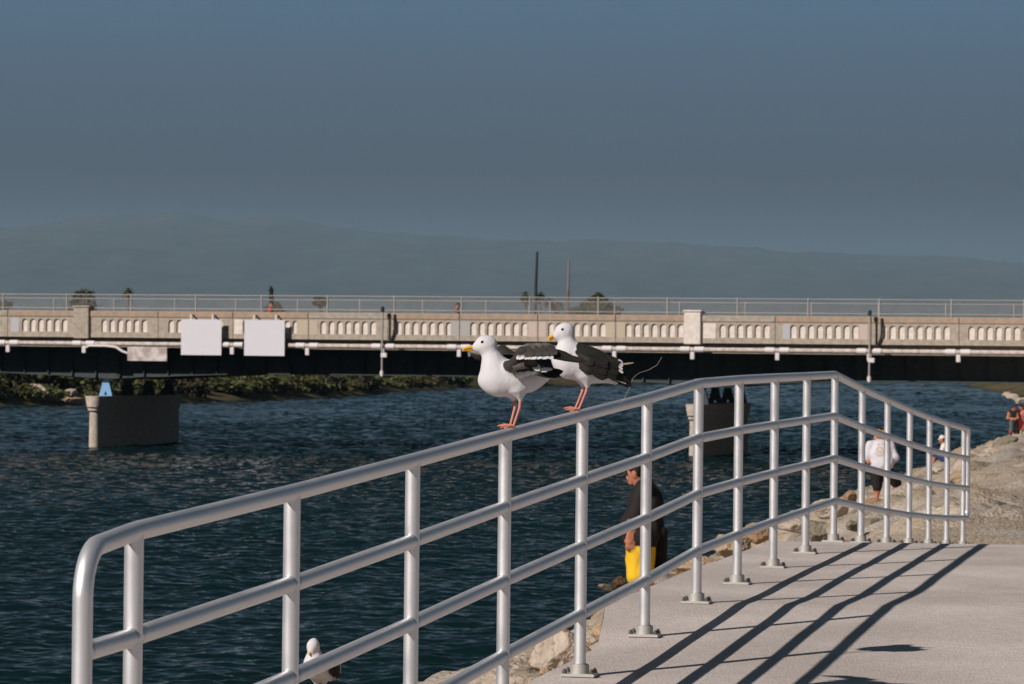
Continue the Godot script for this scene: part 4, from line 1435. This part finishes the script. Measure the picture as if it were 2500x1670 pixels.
# ---------------------------------------------------------------- people (x to the right, y up, z towards the camera; feet at the origin)
const SKIN := Color(0.42, 0.17, 0.105)
const HAIR := Color(0.012, 0.01, 0.009)
func v3(x: float, y: float, z: float) -> Vector3:
	return Vector3(x, y, z)
func face_on(f: Field, c: Vector3, look: Vector3, hair: Color, cap := false, cap_col := Color.WHITE) -> void:
	# head with jaw, nose, ears, brow and hair; look points where the face points
	var side := Vector3.UP.cross(look).normalized()
	f.ell(c, Vector3(0.082, 0.112, 0.082), Vector3.ZERO, SKIN)
	f.cap(c + look * 0.03 + v3(0, -0.06, 0), c + look * 0.055 + v3(0, -0.085, 0), 0.05, 0.034, SKIN)
	f.cap(c + look * 0.08 + v3(0, 0.01, 0), c + look * 0.102 + v3(0, -0.022, 0), 0.012, 0.016, SKIN)
	for s in [-1.0, 1.0]:
		f.cap(c + side * 0.083 * s + v3(0, 0.015, 0), c + side * 0.085 * s + v3(0, -0.025, 0), 0.018, 0.013, SKIN)
		f.cap(c + look * 0.079 + side * 0.03 * s + v3(0, 0.012, 0), c + look * 0.08 + side * 0.034 * s + v3(0, 0.012, 0), 0.009, 0.009, Color(0.02, 0.015, 0.012))
	f.cap(c + look * 0.083 + v3(0, -0.055, 0) + side * 0.018, c + look * 0.083 + v3(0, -0.055, 0) - side * 0.018, 0.008, 0.008, Color(0.25, 0.07, 0.05))
	f.ell(c - look * 0.018 + v3(0, 0.035, 0), Vector3(0.092, 0.098, 0.092), Vector3.ZERO, hair)
	if cap:
		f.ell(c - look * 0.008 + v3(0, 0.06, 0), Vector3(0.1, 0.07, 0.1), Vector3.ZERO, cap_col)
		f.cap(c + look * 0.07 + v3(0, 0.05, 0), c + look * 0.15 + v3(0, 0.035, 0), 0.035, 0.02, cap_col)
func hand(f: Field, wrist: Vector3, down: Vector3, out: Vector3) -> void:
	# palm, four unequal curled fingers and a thumb from the side of the palm
	var fwd := down.cross(out).normalized()
	var palm := wrist + down * 0.075
	f.cap(wrist, palm, 0.03, 0.036, SKIN)
	for k in 4:
		var r := palm + fwd * (0.03 - 0.02 * k) + down * 0.015
		var ln: float = [0.06, 0.07, 0.066, 0.052][k]
		var mid := r + down * ln * 0.6
		f.cap(r, mid, 0.0105, 0.0098, SKIN)
		f.cap(mid, mid + (down * 0.75 - out * 0.65).normalized() * ln * 0.5, 0.0098, 0.0085, SKIN)
	f.cap(wrist + down * 0.03 + fwd * 0.028, wrist + down * 0.075 + fwd * 0.06, 0.0125, 0.0105, SKIN)
func shoe(f: Field, ankle: Vector3, look: Vector3, col: Color) -> void:
	f.cap(ankle + v3(0, -0.035, 0) - look * 0.04, ankle + v3(0, -0.045, 0) + look * 0.15, 0.045, 0.036, col)
func person(called: String, f: Field, cell: float, at: Vector3, label: String, turn := 0.0, size := 1.0) -> void:
	f.fold(maxf(cell * 0.8, 0.016), 6.0, int(at.x * 10.0))
	var o := obj("person", f.build(cell).mesh(), M.skinned, null, at)
	o.rotation.y = turn
	o.scale = Vector3.ONE * size
	tag(o, label, "person", called)
func people() -> void:
	# the man in yellow shorts, seen from his left side and behind
	var f := Field.new()
	f.k = 0.035
	var shirt := Color(0.022, 0.018, 0.018)
	var yel := Color(0.72, 0.44, 0.025)
	var look := v3(-0.88, -0.2, -0.3).normalized()
	face_on(f, v3(-0.07, 1.62, 0.0), look, HAIR)
	f.cap(v3(-0.01, 1.5, 0), v3(-0.05, 1.57, 0), 0.07, 0.062, SKIN)
	f.cap(v3(0.0, 1.45, 0.15), v3(0.05, 1.45, -0.17), 0.1, 0.1, shirt)
	f.ell(v3(0.03, 1.28, 0), v3(0.19, 0.26, 0.23), v3(0, 20, 0), shirt)
	f.ell(v3(-0.005, 1.05, 0), v3(0.235, 0.24, 0.24), v3(0, 20, 0), shirt)
	f.cap(v3(-0.005, 0.985, 0.08), v3(0.015, 0.985, -0.08), 0.2, 0.2, shirt)
	f.cap(v3(-0.03, 0.93, 0.06), v3(0.06, 0.93, -0.06), 0.165, 0.165, shirt)
	f.cap(v3(-0.02, 1.44, 0.2), v3(-0.085, 1.2, 0.255), 0.078, 0.08, shirt)
	f.cap(v3(-0.085, 1.22, 0.255), v3(-0.1, 1.16, 0.26), 0.05, 0.05, SKIN)
	f.cap(v3(-0.1, 1.16, 0.26), v3(-0.135, 0.98, 0.235), 0.05, 0.033, SKIN)
	hand(f, v3(-0.135, 0.98, 0.235), v3(-0.05, -1, 0).normalized(), v3(0.2, 0, 1).normalized())
	f.cap(v3(0.04, 1.44, -0.22), v3(0.0, 1.18, -0.27), 0.075, 0.075, shirt)
	f.cap(v3(0.0, 1.18, -0.27), v3(-0.1, 0.98, -0.26), 0.045, 0.033, SKIN)
	for s in [1.0, -1.0]:
		var hx: float = 0.0 - 0.02 * s
		f.cap(v3(hx, 0.8, 0.09 * s), v3(hx - 0.005, 0.55, 0.1 * s), 0.16, 0.14, yel)
		f.cap(v3(hx, 0.6, 0.1 * s), v3(hx + 0.01, 0.44, 0.1 * s), 0.075, 0.065, SKIN)
		f.cap(v3(hx + 0.01, 0.44, 0.1 * s), v3(hx + 0.05, 0.1, 0.1 * s), 0.065, 0.042, SKIN)
		shoe(f, v3(hx + 0.05, 0.08, 0.1 * s), v3(-0.95, 0, -0.3).normalized(), Color(0.03, 0.03, 0.03))
	person("anglers on the bank", f, 0.013, v3(1.41, 1.16, -41), "heavy set person in black shirt and yellow shorts behind the railing")
	var bag := Field.new()
	bag.k = 0.05
	bag.cap(v3(0, -0.12, -0.05), v3(0.01, 0.18, 0.05), 0.075, 0.07, Color(0.012, 0.011, 0.011))
	bag.cap(v3(-0.03, -0.2, 0), v3(0.03, -0.2, 0), 0.06, 0.06, Color(0.012, 0.011, 0.011))
	bag.cap(v3(0, 0.16, 0), v3(-0.03, 0.5, 0.0), 0.02, 0.018, Color(0.02, 0.019, 0.018))
	var bg := obj("shoulder_bag", bag.build(0.014).mesh(), M.skinned, null, v3(1.6, 1.98, -40.95))
	tag(bg, "black bag hanging at the hip of the person in yellow shorts", "bag")
	# the man in the white shirt, stooping, back to the camera
	f = Field.new()
	f.k = 0.04
	var white := Color(0.57, 0.545, 0.6)
	var dark := Color(0.02, 0.018, 0.018)
	face_on(f, v3(0.02, 1.47, -0.16), v3(-0.55, -0.45, -0.7).normalized(), HAIR, true, Color(0.75, 0.33, 0.08))
	f.cap(v3(0.03, 1.34, -0.1), v3(0.02, 1.42, -0.14), 0.062, 0.06, SKIN)
	f.cap(v3(-0.14, 1.3, -0.05), v3(0.2, 1.3, -0.05), 0.1, 0.1, white)
	f.ell(v3(0.03, 1.16, -0.02), v3(0.225, 0.24, 0.17), v3(-14, 0, 0), white)
	f.ell(v3(0.06, 0.98, 0.02), v3(0.215, 0.2, 0.17), v3(0, 0, 0), white)
	f.cap(v3(-0.17, 1.29, -0.03), v3(-0.23, 1.1, 0.0), 0.075, 0.075, white)
	f.cap(v3(-0.225, 1.12, 0.0), v3(-0.19, 1.0, 0.01), 0.045, 0.042, SKIN)
	f.cap(v3(-0.19, 1.0, 0.01), v3(-0.1, 0.84, -0.06), 0.042, 0.03, SKIN)
	hand(f, v3(-0.1, 0.84, -0.06), v3(0.5, -0.8, -0.3).normalized(), v3(-0.6, 0, 0.6).normalized())
	f.cap(v3(0.22, 1.28, -0.03), v3(0.3, 1.08, 0.0), 0.072, 0.075, white)
	f.cap(v3(0.3, 1.1, 0.0), v3(0.27, 0.96, -0.1), 0.045, 0.035, SKIN)
	hand(f, v3(0.27, 0.96, -0.1), v3(-0.3, -0.7, -0.6).normalized(), v3(0.7, 0, 0.3).normalized())
	for s in [-1.0, 1.0]:
		var knee := v3(-0.03 if s < 0 else 0.35, 0.5 if s < 0 else 0.58, -0.02 if s < 0 else -0.12)
		var hip := v3(0.05 + 0.1 * s, 0.82, 0.0)
		f.cap(hip, hip.lerp(knee, 0.85), 0.13, 0.1, dark)
		f.cap(hip.lerp(knee, 0.7), knee, 0.07, 0.062, SKIN)
		var ank := v3(-0.06 if s < 0 else 0.36, 0.1 if s < 0 else 0.2, -0.02 if s < 0 else -0.08)
		f.cap(knee, ank, 0.06, 0.04, SKIN)
		shoe(f, ank, v3(-0.3, 0, -0.95).normalized(), dark)
	f.fold(0.014, 7.0, 3)
	var wb := f.build(0.017)
	for i in wb.v.size():   # the tan print on the back of the shirt
		var p := wb.v[i]
		if wb.n[i].z > 0.3 and wb.c[i].r > 0.55:
			var e := Vector2((p.x + 0.0) / 0.075, (p.y - 1.19) / 0.1)
			var ring := e.length()
			if (ring < 1.0 and ring > 0.62) or (ring < 0.42 and p.y < 1.22) or (absf(p.y - 1.325) < 0.012 and absf(p.x) < 0.05):
				wb.c[i] = Color(0.45, 0.35, 0.27)
	var wo := obj("person", wb.mesh(), M.skinned, null, v3(6.89, 1.17, -72))
	tag(wo, "stooping person in white printed shirt and orange cap among the rocks", "person", "anglers on the bank")
	# two people far along the bank at the edge of the frame
	f = Field.new()
	f.k = 0.05
	face_on(f, v3(0.05, 1.52, 0), v3(-0.6, -0.2, 0.75).normalized(), HAIR, true, Color(0.02, 0.03, 0.05))
	f.cap(v3(0.03, 1.38, 0), v3(0.05, 1.45, 0), 0.06, 0.055, SKIN)
	f.cap(v3(-0.12, 1.33, 0), v3(0.16, 1.33, 0), 0.085, 0.085, shirt)
	f.ell(v3(0.02, 1.15, 0), v3(0.18, 0.26, 0.13), v3(0, 0, 0), shirt)
	f.cap(v3(-0.16, 1.3, 0.02), v3(-0.22, 1.06, 0.06), 0.06, 0.05, SKIN)
	f.cap(v3(-0.22, 1.06, 0.06), v3(0.1, 1.02, 0.16), 0.045, 0.036, SKIN)
	f.cap(v3(0.19, 1.3, 0.02), v3(0.22, 1.06, 0.06), 0.06, 0.05, SKIN)
	f.cap(v3(0.22, 1.06, 0.06), v3(-0.06, 1.0, 0.16), 0.045, 0.036, SKIN)
	f.cap(v3(0.0, 0.93, 0), v3(0.06, 0.93, 0), 0.15, 0.15, Color(0.03, 0.032, 0.035))
	f.cap(v3(-0.04, 0.9, 0.03), v3(-0.07, 0.52, 0.1), 0.11, 0.075, Color(0.09, 0.095, 0.1))
	f.cap(v3(-0.07, 0.52, 0.1), v3(-0.02, 0.1, 0.05), 0.062, 0.045, Color(0.035, 0.05, 0.06))
	f.cap(v3(0.12, 0.9, -0.03), v3(0.17, 0.52, -0.06), 0.11, 0.075, Color(0.03, 0.032, 0.035))
	f.cap(v3(0.17, 0.52, -0.06), v3(0.07, 0.12, -0.1), 0.062, 0.045, Color(0.03, 0.032, 0.035))
	f.cap(v3(-0.12, 0.48, 0.12), v3(-0.06, 0.44, 0.15), 0.06, 0.05, Color(0.3, 0.05, 0.045))
	shoe(f, v3(-0.02, 0.08, 0.05), v3(-0.8, 0, 0.5).normalized(), Color(0.03, 0.05, 0.06))
	shoe(f, v3(0.07, 0.1, -0.1), v3(-0.8, 0, 0.5).normalized(), Color(0.03, 0.05, 0.06))
	person("anglers on the bank", f, 0.026, v3(18.88, 1.14, -145), "distant person in black top with folded arms on the far rocks", 0.0, 0.865)
	f = Field.new()
	f.k = 0.05
	var pink := Color(0.6, 0.2, 0.17)
	face_on(f, v3(0.0, 1.5, 0), v3(-0.8, -0.1, 0.5).normalized(), HAIR)
	f.cap(v3(0.0, 1.36, 0), v3(0.0, 1.44, 0), 0.055, 0.05, SKIN)
	f.cap(v3(-0.13, 1.3, 0), v3(0.13, 1.3, 0), 0.08, 0.08, pink)
	f.ell(v3(0.0, 1.12, 0), v3(0.17, 0.25, 0.13), v3(0, 0, 0), pink)
	f.cap(v3(-0.17, 1.28, 0.02), v3(-0.24, 1.04, 0.08), 0.055, 0.045, SKIN)
	f.cap(v3(-0.24, 1.04, 0.08), v3(-0.12, 0.96, 0.18), 0.042, 0.034, SKIN)
	f.cap(v3(0.17, 1.28, 0.02), v3(0.22, 1.0, 0.04), 0.055, 0.045, SKIN)
	f.cap(v3(-0.05, 0.9, 0), v3(0.05, 0.9, 0), 0.15, 0.15, Color(0.5, 0.1, 0.09))
	for s in [-1.0, 1.0]:
		f.cap(v3(0.08 * s, 0.88, 0), v3(0.1 * s, 0.6, 0.02), 0.11, 0.09, Color(0.5, 0.1, 0.09))
		f.cap(v3(0.1 * s, 0.6, 0.02), v3(0.1 * s, 0.08, 0), 0.062, 0.045, Color(0.04, 0.06, 0.07))
		shoe(f, v3(0.1 * s, 0.08, 0), v3(-0.7, 0, 0.7).normalized(), Color(0.03, 0.03, 0.03))
	person("anglers on the bank", f, 0.026, v3(19.22, 1.16, -145.2), "distant person in pink top and red shorts at the right picture edge", 0.0, 0.865)
	# someone sitting low on the rocks
	f = Field.new()
	f.k = 0.045
	face_on(f, v3(-0.06, 0.78, 0), v3(-0.9, -0.3, -0.1).normalized(), HAIR, true, Color(0.6, 0.57, 0.55))
	f.cap(v3(0.0, 0.62, 0), v3(-0.04, 0.7, 0), 0.06, 0.055, SKIN)
	f.ell(v3(0.04, 0.42, 0), v3(0.16, 0.26, 0.19), v3(0, 0, 12), Color(0.62, 0.56, 0.55))
	f.cap(v3(0.0, 0.58, 0.17), v3(-0.12, 0.38, 0.2), 0.06, 0.05, Color(0.62, 0.56, 0.55))
	f.cap(v3(-0.12, 0.38, 0.2), v3(-0.32, 0.36, 0.1), 0.042, 0.034, SKIN)
	f.cap(v3(0.0, 0.58, -0.17), v3(-0.12, 0.38, -0.2), 0.06, 0.05, Color(0.62, 0.56, 0.55))
	f.cap(v3(-0.12, 0.38, -0.2), v3(-0.32, 0.36, -0.1), 0.042, 0.034, SKIN)
	for s in [-1.0, 1.0]:
		f.cap(v3(0.05, 0.16, 0.1 * s), v3(-0.32, 0.3, 0.12 * s), 0.11, 0.075, Color(0.04, 0.07, 0.16))
		f.cap(v3(-0.32, 0.3, 0.12 * s), v3(-0.36, -0.1, 0.12 * s), 0.06, 0.045, SKIN)
		shoe(f, v3(-0.36, -0.1, 0.12 * s), v3(-1, 0, 0), Color(0.03, 0.03, 0.03))
	person("anglers on the bank", f, 0.022, v3(13.5, 0.92, -120), "small seated person in white top with cap low among the rocks")
	# two heads above the bridge parapet
	for q in [[-11.25, Color(0.55, 0.04, 0.04), "person in red on the bridge just above the right blank board"], [-2.75, Color(0.25, 0.12, 0.09), "person in brown on the bridge left of the gulls"]]:
		f = Field.new()
		f.k = 0.05
		face_on(f, v3(0, 1.44, 0), v3(-0.95, 0, 0.3).normalized(), HAIR)
		f.cap(v3(0, 1.3, 0), v3(0, 1.38, 0), 0.06, 0.055, SKIN)
		f.cap(v3(-0.08, 1.24, 0.12), v3(-0.02, 1.24, -0.12), 0.085, 0.085, q[1])
		f.ell(v3(-0.02, 1.02, 0), v3(0.15, 0.26, 0.18), v3(0, 0, 0), q[1])
		for s in [-1.0, 1.0]:
			f.cap(v3(-0.03, 1.22, 0.17 * s), v3(-0.03, 0.95, 0.21 * s), 0.055, 0.045, q[1])
			f.cap(v3(-0.03, 0.95, 0.21 * s), v3(-0.18, 0.84, 0.16 * s), 0.04, 0.034, SKIN)
			f.cap(v3(0, 0.8, 0.08 * s), v3(0.08 * s, 0.44, 0.08 * s), 0.1, 0.07, Color(0.03, 0.035, 0.05))
			f.cap(v3(0.08 * s, 0.44, 0.08 * s), v3(0.1 * s, 0.06, 0.08 * s), 0.06, 0.045, Color(0.03, 0.035, 0.05))
			shoe(f, v3(0.1 * s, 0.07, 0.08 * s), v3(-1, 0, 0), Color(0.02, 0.02, 0.02))
		person("people on the bridge", f, 0.03, on_bridge(q[0], 4.942, -1.1), q[2])

func rocks_and_plants() -> void:
	make_rocks()
	# boulders that stand out by look or place
	var big := [
		[0.25, 2.62, -17.35, 0.2, 0.17, 0.16, 0, "pale", "large pale boulder standing upright against the ramp edge"],
		[0.02, 2.5, -16.5, 0.3, 0.16, 0.2, 1, "pale", "broad pale boulder lying below the upright boulder at the ramp edge"],
		[0.17, 2.65, -16.02, 0.065, 0.035, 0.06, 2, "tan", "small tan stone touching the ramp edge behind the rail post"],
		[-0.28, 2.46, -16.1, 0.2, 0.14, 0.2, 3, "pale", "pale boulder cut by the bottom picture edge left of the ramp"],
		[-1.02, 1.93, -20.0, 0.42, 0.26, 0.4, 4, "grey", "boulder under the third gull at the bottom picture edge"],
		[2.88, 1.98, -45, 0.2, 0.15, 0.2, 5, "rust", "rust brown boulder at the waterline left of the railing bend"],
		[5.28, 1.86, -60, 0.16, 0.16, 0.2, 6, "rust", "rust brown boulder at the waterline right of the railing bend"],
		[3.2, 2.2, -40, 0.13, 0.1, 0.15, 7, "grey", "dark mossy boulder just left of the railing bend post"],
		[5.68, 2.12, -45, 0.075, 0.045, 0.07, 8, "dark", "small black stone alone on the sand right of the railing"],
		[3.92, 2.13, -44, 0.12, 0.08, 0.15, 0, "grey", "grey boulder low behind the first sloping railing bay"],
		[6.7, 1.3, -70.2, 0.36, 0.22, 0.3, 1, "tan", "boulder in front of the knees of the person in white"],
		[7.5, 1.5, -69.5, 0.5, 0.26, 0.4, 2, "pale", "pale boulder to the right of the person in white"],
		[12.3, 0.85, -110, 0.36, 0.3, 0.4, 3, "tan", "brown boulder below the small seated person"],
		[14.75, 1.02, -126, 0.72, 0.34, 0.6, 4, "tan", "long tan boulder behind the last railing posts"],
		[16.3, 1.08, -130, 0.6, 0.36, 0.5, 5, "pale", "pale boulder right of the long tan boulder"],
		[6.24, 1.7, -62, 0.24, 0.16, 0.25, 6, "tan", "yellowish boulder behind the third sloping railing bay"],
		[1.2, 1.56, -42, 0.09, 0.08, 0.12, 7, "wet", "dark wet boulder at the knees of the person in yellow shorts"],
		[1.06, 1.5, -42.3, 0.1, 0.045, 0.12, 8, "grey", "low dark boulder at the waterline left of the yellow shorts"],
		[1.5, 2.36, -30, 0.24, 0.12, 0.3, 0, "tan", "tan boulder beyond the landing edge right of the yellow shorts"],
		[2.17, 2.17, -38, 0.22, 0.14, 0.3, 1, "tan", "tan boulder at the waterline between the landing posts"],
		[3.54, 1.98, -48, 0.3, 0.16, 0.3, 2, "pale", "pale boulder at the waterline behind the last landing bay"],
		[4.6, 1.9, -55, 0.34, 0.16, 0.3, 3, "pale", "pale boulder at the waterline behind the railing bend post"],
	]
	for q in big:
		boulder(v3(q[0], q[1], q[2]), v3(q[3], q[4], q[5]), q[6], q[7], q[8], "boulders on the near bank", q[0] * 3.0)
	var rng := RandomNumberGenerator.new()
	rng.seed = 404
	for k in 120:
		var d := 24.0 * pow(8.0, pow(rng.randf(), 0.8))
		var x := shore_x(d) + rng.randf_range(0.3, 5.5)
		if d < 37.0 and x > slab_left(d) - 0.6:
			continue
		var s := rng.randf_range(0.14, 0.36) * (0.75 + d / 160.0)
		var y := bank_y(x, d)
		var tone: String = ["pale", "pale", "tan", "pale", "grey", "tan", "rust"][rng.randi() % 7]
		boulder(v3(x, y + s * 0.12, -d), v3(s, s * rng.randf_range(0.45, 0.7), s), rng.randi() % 9, tone, "%s %s riprap stone %s" % ["small" if s < 0.27 else ("large" if s > 0.45 else "middling"), {"pale": "pale", "tan": "tan", "grey": "grey", "rust": "rust brown"}[tone], "beyond the landing of the walkway" if d < 45.0 else ("on the bank near the person in white" if d < 85.0 else ("on the bank near the seated person" if d < 130.0 else "on the distant bank near the two standing people"))], "riprap stones on the near bank", rng.randf() * TAU)
	for k in 30:   # riprap under the ramp edge
		var d := rng.randf_range(14.0, 20.0)
		var x := slab_left(d) - rng.randf_range(0.22, 0.9)
		var s := rng.randf_range(0.1, 0.22)
		boulder(v3(x, bank_y(x, d) + s * 0.1, -d), v3(s, s * 0.6, s), rng.randi() % 9, ["pale", "tan", "grey"][rng.randi() % 3], "rough riprap stone below the ramp edge", "riprap stones below the ramp", rng.randf() * TAU)
	# far shores
	far_bank("far_bank", [[-140.0, 250.0], [-60.0, 285.0], [-40.8, 307.0], [-28.8, 351.0], [-18.0, 414.0], [-6.2, 600.0], [30.0, 760.0], [88.0, 980.0], [200.0, 1120.0]], Vector3(-0.75, 0, -0.66), "scrubby far river bank beyond the bridge")
	far_bank("far_point", [[59.0, 425.0], [66.0, 500.0], [82.0, 660.0], [103.0, 880.0], [170.0, 1000.0]], Vector3(0.98, 0, -0.1), "grassy far river bank at the right")
	make_shrubs()
	var line := [[-62.0, 285.0], [-40.8, 307.0], [-28.8, 351.0], [-18.0, 414.0], [-6.2, 600.0], [30.0, 760.0]]
	for k in 290:
		var t := pow(rng.randf(), 1.3) * 4.99
		var i := int(t)
		var p := v3(lerpf(line[i][0], line[i + 1][0], t - i), 0, -lerpf(line[i][1], line[i + 1][1], t - i))
		var inl := 1.8 + 26.0 * pow(rng.randf(), 2.0)
		p += v3(-0.75, 0, -0.66) * inl
		p.y = clampf(inl * 0.22, 0.3, 3.2)
		var s := rng.randf_range(1.6, 3.6) * (1.0 + absf(p.z + 300.0) / 600.0) * clampf(0.5 + inl * 0.06, 0.4, 1.0)
		var kind := rng.randi() % 7
		var seen_at := -p.x / p.z   # how far left or right it stands as seen from the walkway
		var spot := "left of the left pier" if seen_at < -0.11 else ("between left pier and boards" if seen_at < -0.085 else ("under the blank boards" if seen_at < -0.058 else ("between boards and lamp mast" if seen_at < -0.034 else ("between lamp mast and gulls" if seen_at < -0.008 else "behind the gulls"))))
		var look: String = ["olive", "yellowish", "dark green", "straw", "brownish", "green", "blackish"][kind]
		shrub(p, v3(s * rng.randf_range(1.0, 1.6), s * rng.randf_range(0.8, 1.15), s), kind, "%s %s shrub %s the far bank, %s" % ["low" if s < 2.0 else ("tall" if s > 3.2 else "rounded"), look, "low on" if inl < 5.0 else ("halfway up" if inl < 12.0 else "atop"), spot], "shrubs on the far bank")
	for k in 24:
		var t := rng.randf()
		var p := v3(lerpf(60.0, 84.0, t) + rng.randf_range(3.0, 14.0), 0.9, -lerpf(430.0, 660.0, t))
		var s := rng.randf_range(0.8, 1.6)
		shrub(p, v3(s * 1.5, s * 0.7, s), [5, 1, 0][k % 3], "low grassy shrub on the far right bank", "shrubs on the right bank")
	for k in 100:
		var t := rng.randf()
		var p := v3(lerpf(-62.0, -36.0, t), 0.0, -lerpf(284.0, 322.0, t)) + v3(-0.75, 0, -0.66) * rng.randf_range(-0.3, 7.0)
		var s := rng.randf_range(0.4, 1.2)
		p.y = s * 0.2 + rng.randf() * 0.9
		boulder(p, v3(s * 1.3, s * 0.6, s), rng.randi() % 9, ["pale", "tan", "pale"][k % 3], "%s %s stone on the far bank %s" % ["small" if s < 0.6 else ("large" if s > 0.95 else "middling"), ["pale", "tan", "pale"][k % 3], "at the left picture edge" if t < 0.6 else "just left of the left pier"], "stones on the far left bank", rng.randf() * TAU)
	for k in 14:
		var t := rng.randf()
		var p := v3(lerpf(57.0, 72.0, t), 0.1, -lerpf(428.0, 560.0, t))
		var s := rng.randf_range(0.4, 1.0)
		boulder(p, v3(s * 1.4, s * 0.6, s), rng.randi() % 9, "pale", "pale stone along the far right bank", "stones on the far right bank", rng.randf() * TAU)
	# trees and poles on the skyline
	var green := Color(0.04, 0.05, 0.018)
	tree(v3(-55.6, 3.5, -500), 9.7, v3(1.9, 2.4, 1.9), 601, green, "bushy dark tree above the bridge fence near the left edge")
	tree(v3(-57.5, 3.5, -505), 7.0, v3(1.4, 1.4, 1.4), 602, green, "small low tree at the left of the bushy dark tree")
	tree(v3(-65.8, 3.5, -500), 7.9, v3(0.9, 1.0, 0.9), 603, green, "small tree at the left picture edge behind the fence")
	palm(v3(-79.9, 3.5, -800), 15.4, 1.6, 604, "single palm rising over the fence right of the bushy tree")
	tree(v3(-31.3, 3.5, -500), 9.8, v3(0.55, 1.6, 0.55), 605, Color(0.025, 0.032, 0.02), "dark pointed conifer above the right blank board", 1, 500)
	tree(v3(-31.0, 3.5, -503), 8.0, v3(1.5, 1.3, 1.5), 606, Color(0.03, 0.034, 0.022), "dark squat tree under the pointed conifer")
	tree(v3(-25.0, 3.5, -500), 8.9, v3(1.1, 0.95, 1.1), 607, Color(0.055, 0.058, 0.025), "round lone tree right of the blank boards")
	palm(v3(2.4, 3.5, -700), 13.6, 1.5, 608, "palm just left of the dark tall pole")
	palm(v3(5.2, 3.5, -720), 13.9, 1.3, 609, "palm just right of the dark tall pole")
	palm(v3(6.8, 3.5, -700), 12.4, 1.4, 610, "drooping palm left of the brown pole")
	palm(v3(8.3, 3.5, -705), 12.0, 1.4, 611, "drooping palm at the foot of the brown pole")
	tree(v3(10.3, 3.5, -480), 8.2, v3(3.3, 1.7, 2.6), 612, Color(0.05, 0.052, 0.022), "broad domed tree behind the fence over the second gull", 0, 2600)
	tree(v3(10.6, 3.5, -482), 9.2, v3(1.2, 0.9, 1.2), 613, green, "highest crown at the middle of the broad domed tree")
	for q in [[2.42, -400.0, 12.0, 0.16, lin(0.022, 0.028, 0.02), 0.1, "tall dark leaning pole on the skyline above the gulls", "dark_pole"], [6.5, -450.0, 12.5, 0.14, lin(0.16, 0.09, 0.04), 0.05, "thinner brown utility pole on the skyline right of the dark pole", "utility_pole"]]:
		var o := base("pole", v3(q[0], 3.5, q[1]))
		tag(o, q[6], "pole", "poles on the skyline")
		var b := Buf.new()
		b.tube(PackedVector3Array([v3(-q[5], 0, 0), v3(0, q[2] * 0.72, 0)]), PackedFloat32Array([q[3] * 1.15, q[3]]), 8)
		obj("shaft", b.mesh(), mat(q[4], 0.9), o)
		b = Buf.new()
		b.tube(PackedVector3Array([v3(0, q[2] * 0.72, 0), v3(q[5], q[2], 0)]), PackedFloat32Array([q[3], q[3] * 0.75]), 8)
		obj("upper_shaft", b.mesh(), mat(q[4], 0.9) if q[3] > 0.15 else mat(lin(0.2, 0.17, 0.15), 0.9), o)
func fishing_line() -> void:
	var b := Buf.new()
	var p := PackedVector3Array()
	var key := [[0.62, 3.98], [0.60, 3.945], [0.565, 3.925], [0.525, 3.912], [0.5, 3.89], [0.487, 3.85], [0.462, 3.80], [0.44, 3.775]]
	for i in key.size():
		p.append(v3(key[i][0], key[i][1], -15.9 - 0.03 * sin(i * 0.8)))
	var rad := PackedFloat32Array()
	rad.resize(p.size())
	rad.fill(0.0005)
	b.tube(p, rad, 5)
	tag(obj("fishing_line", b.mesh(), mat(lin(0.5, 0.42, 0.34), 0.4)), "thin curled fishing line snagged on the top rail behind the gull", "fishing line")

func _ready() -> void:
	camera_and_light()
	materials()
	mountains()
	ground()
	river()
	walkway()
	near_bank()
	bridge()
	bridge_fence(-0.36, "bridge_fence", "chain link fence along the near parapet of the bridge")
	bridge_fence(-11.0, "bridge_fence", "fainter chain link fence along the far side of the bridge")
	bridge_fittings()
	rocks_and_plants()
	railing()
	gulls()
	people()
	fishing_line()
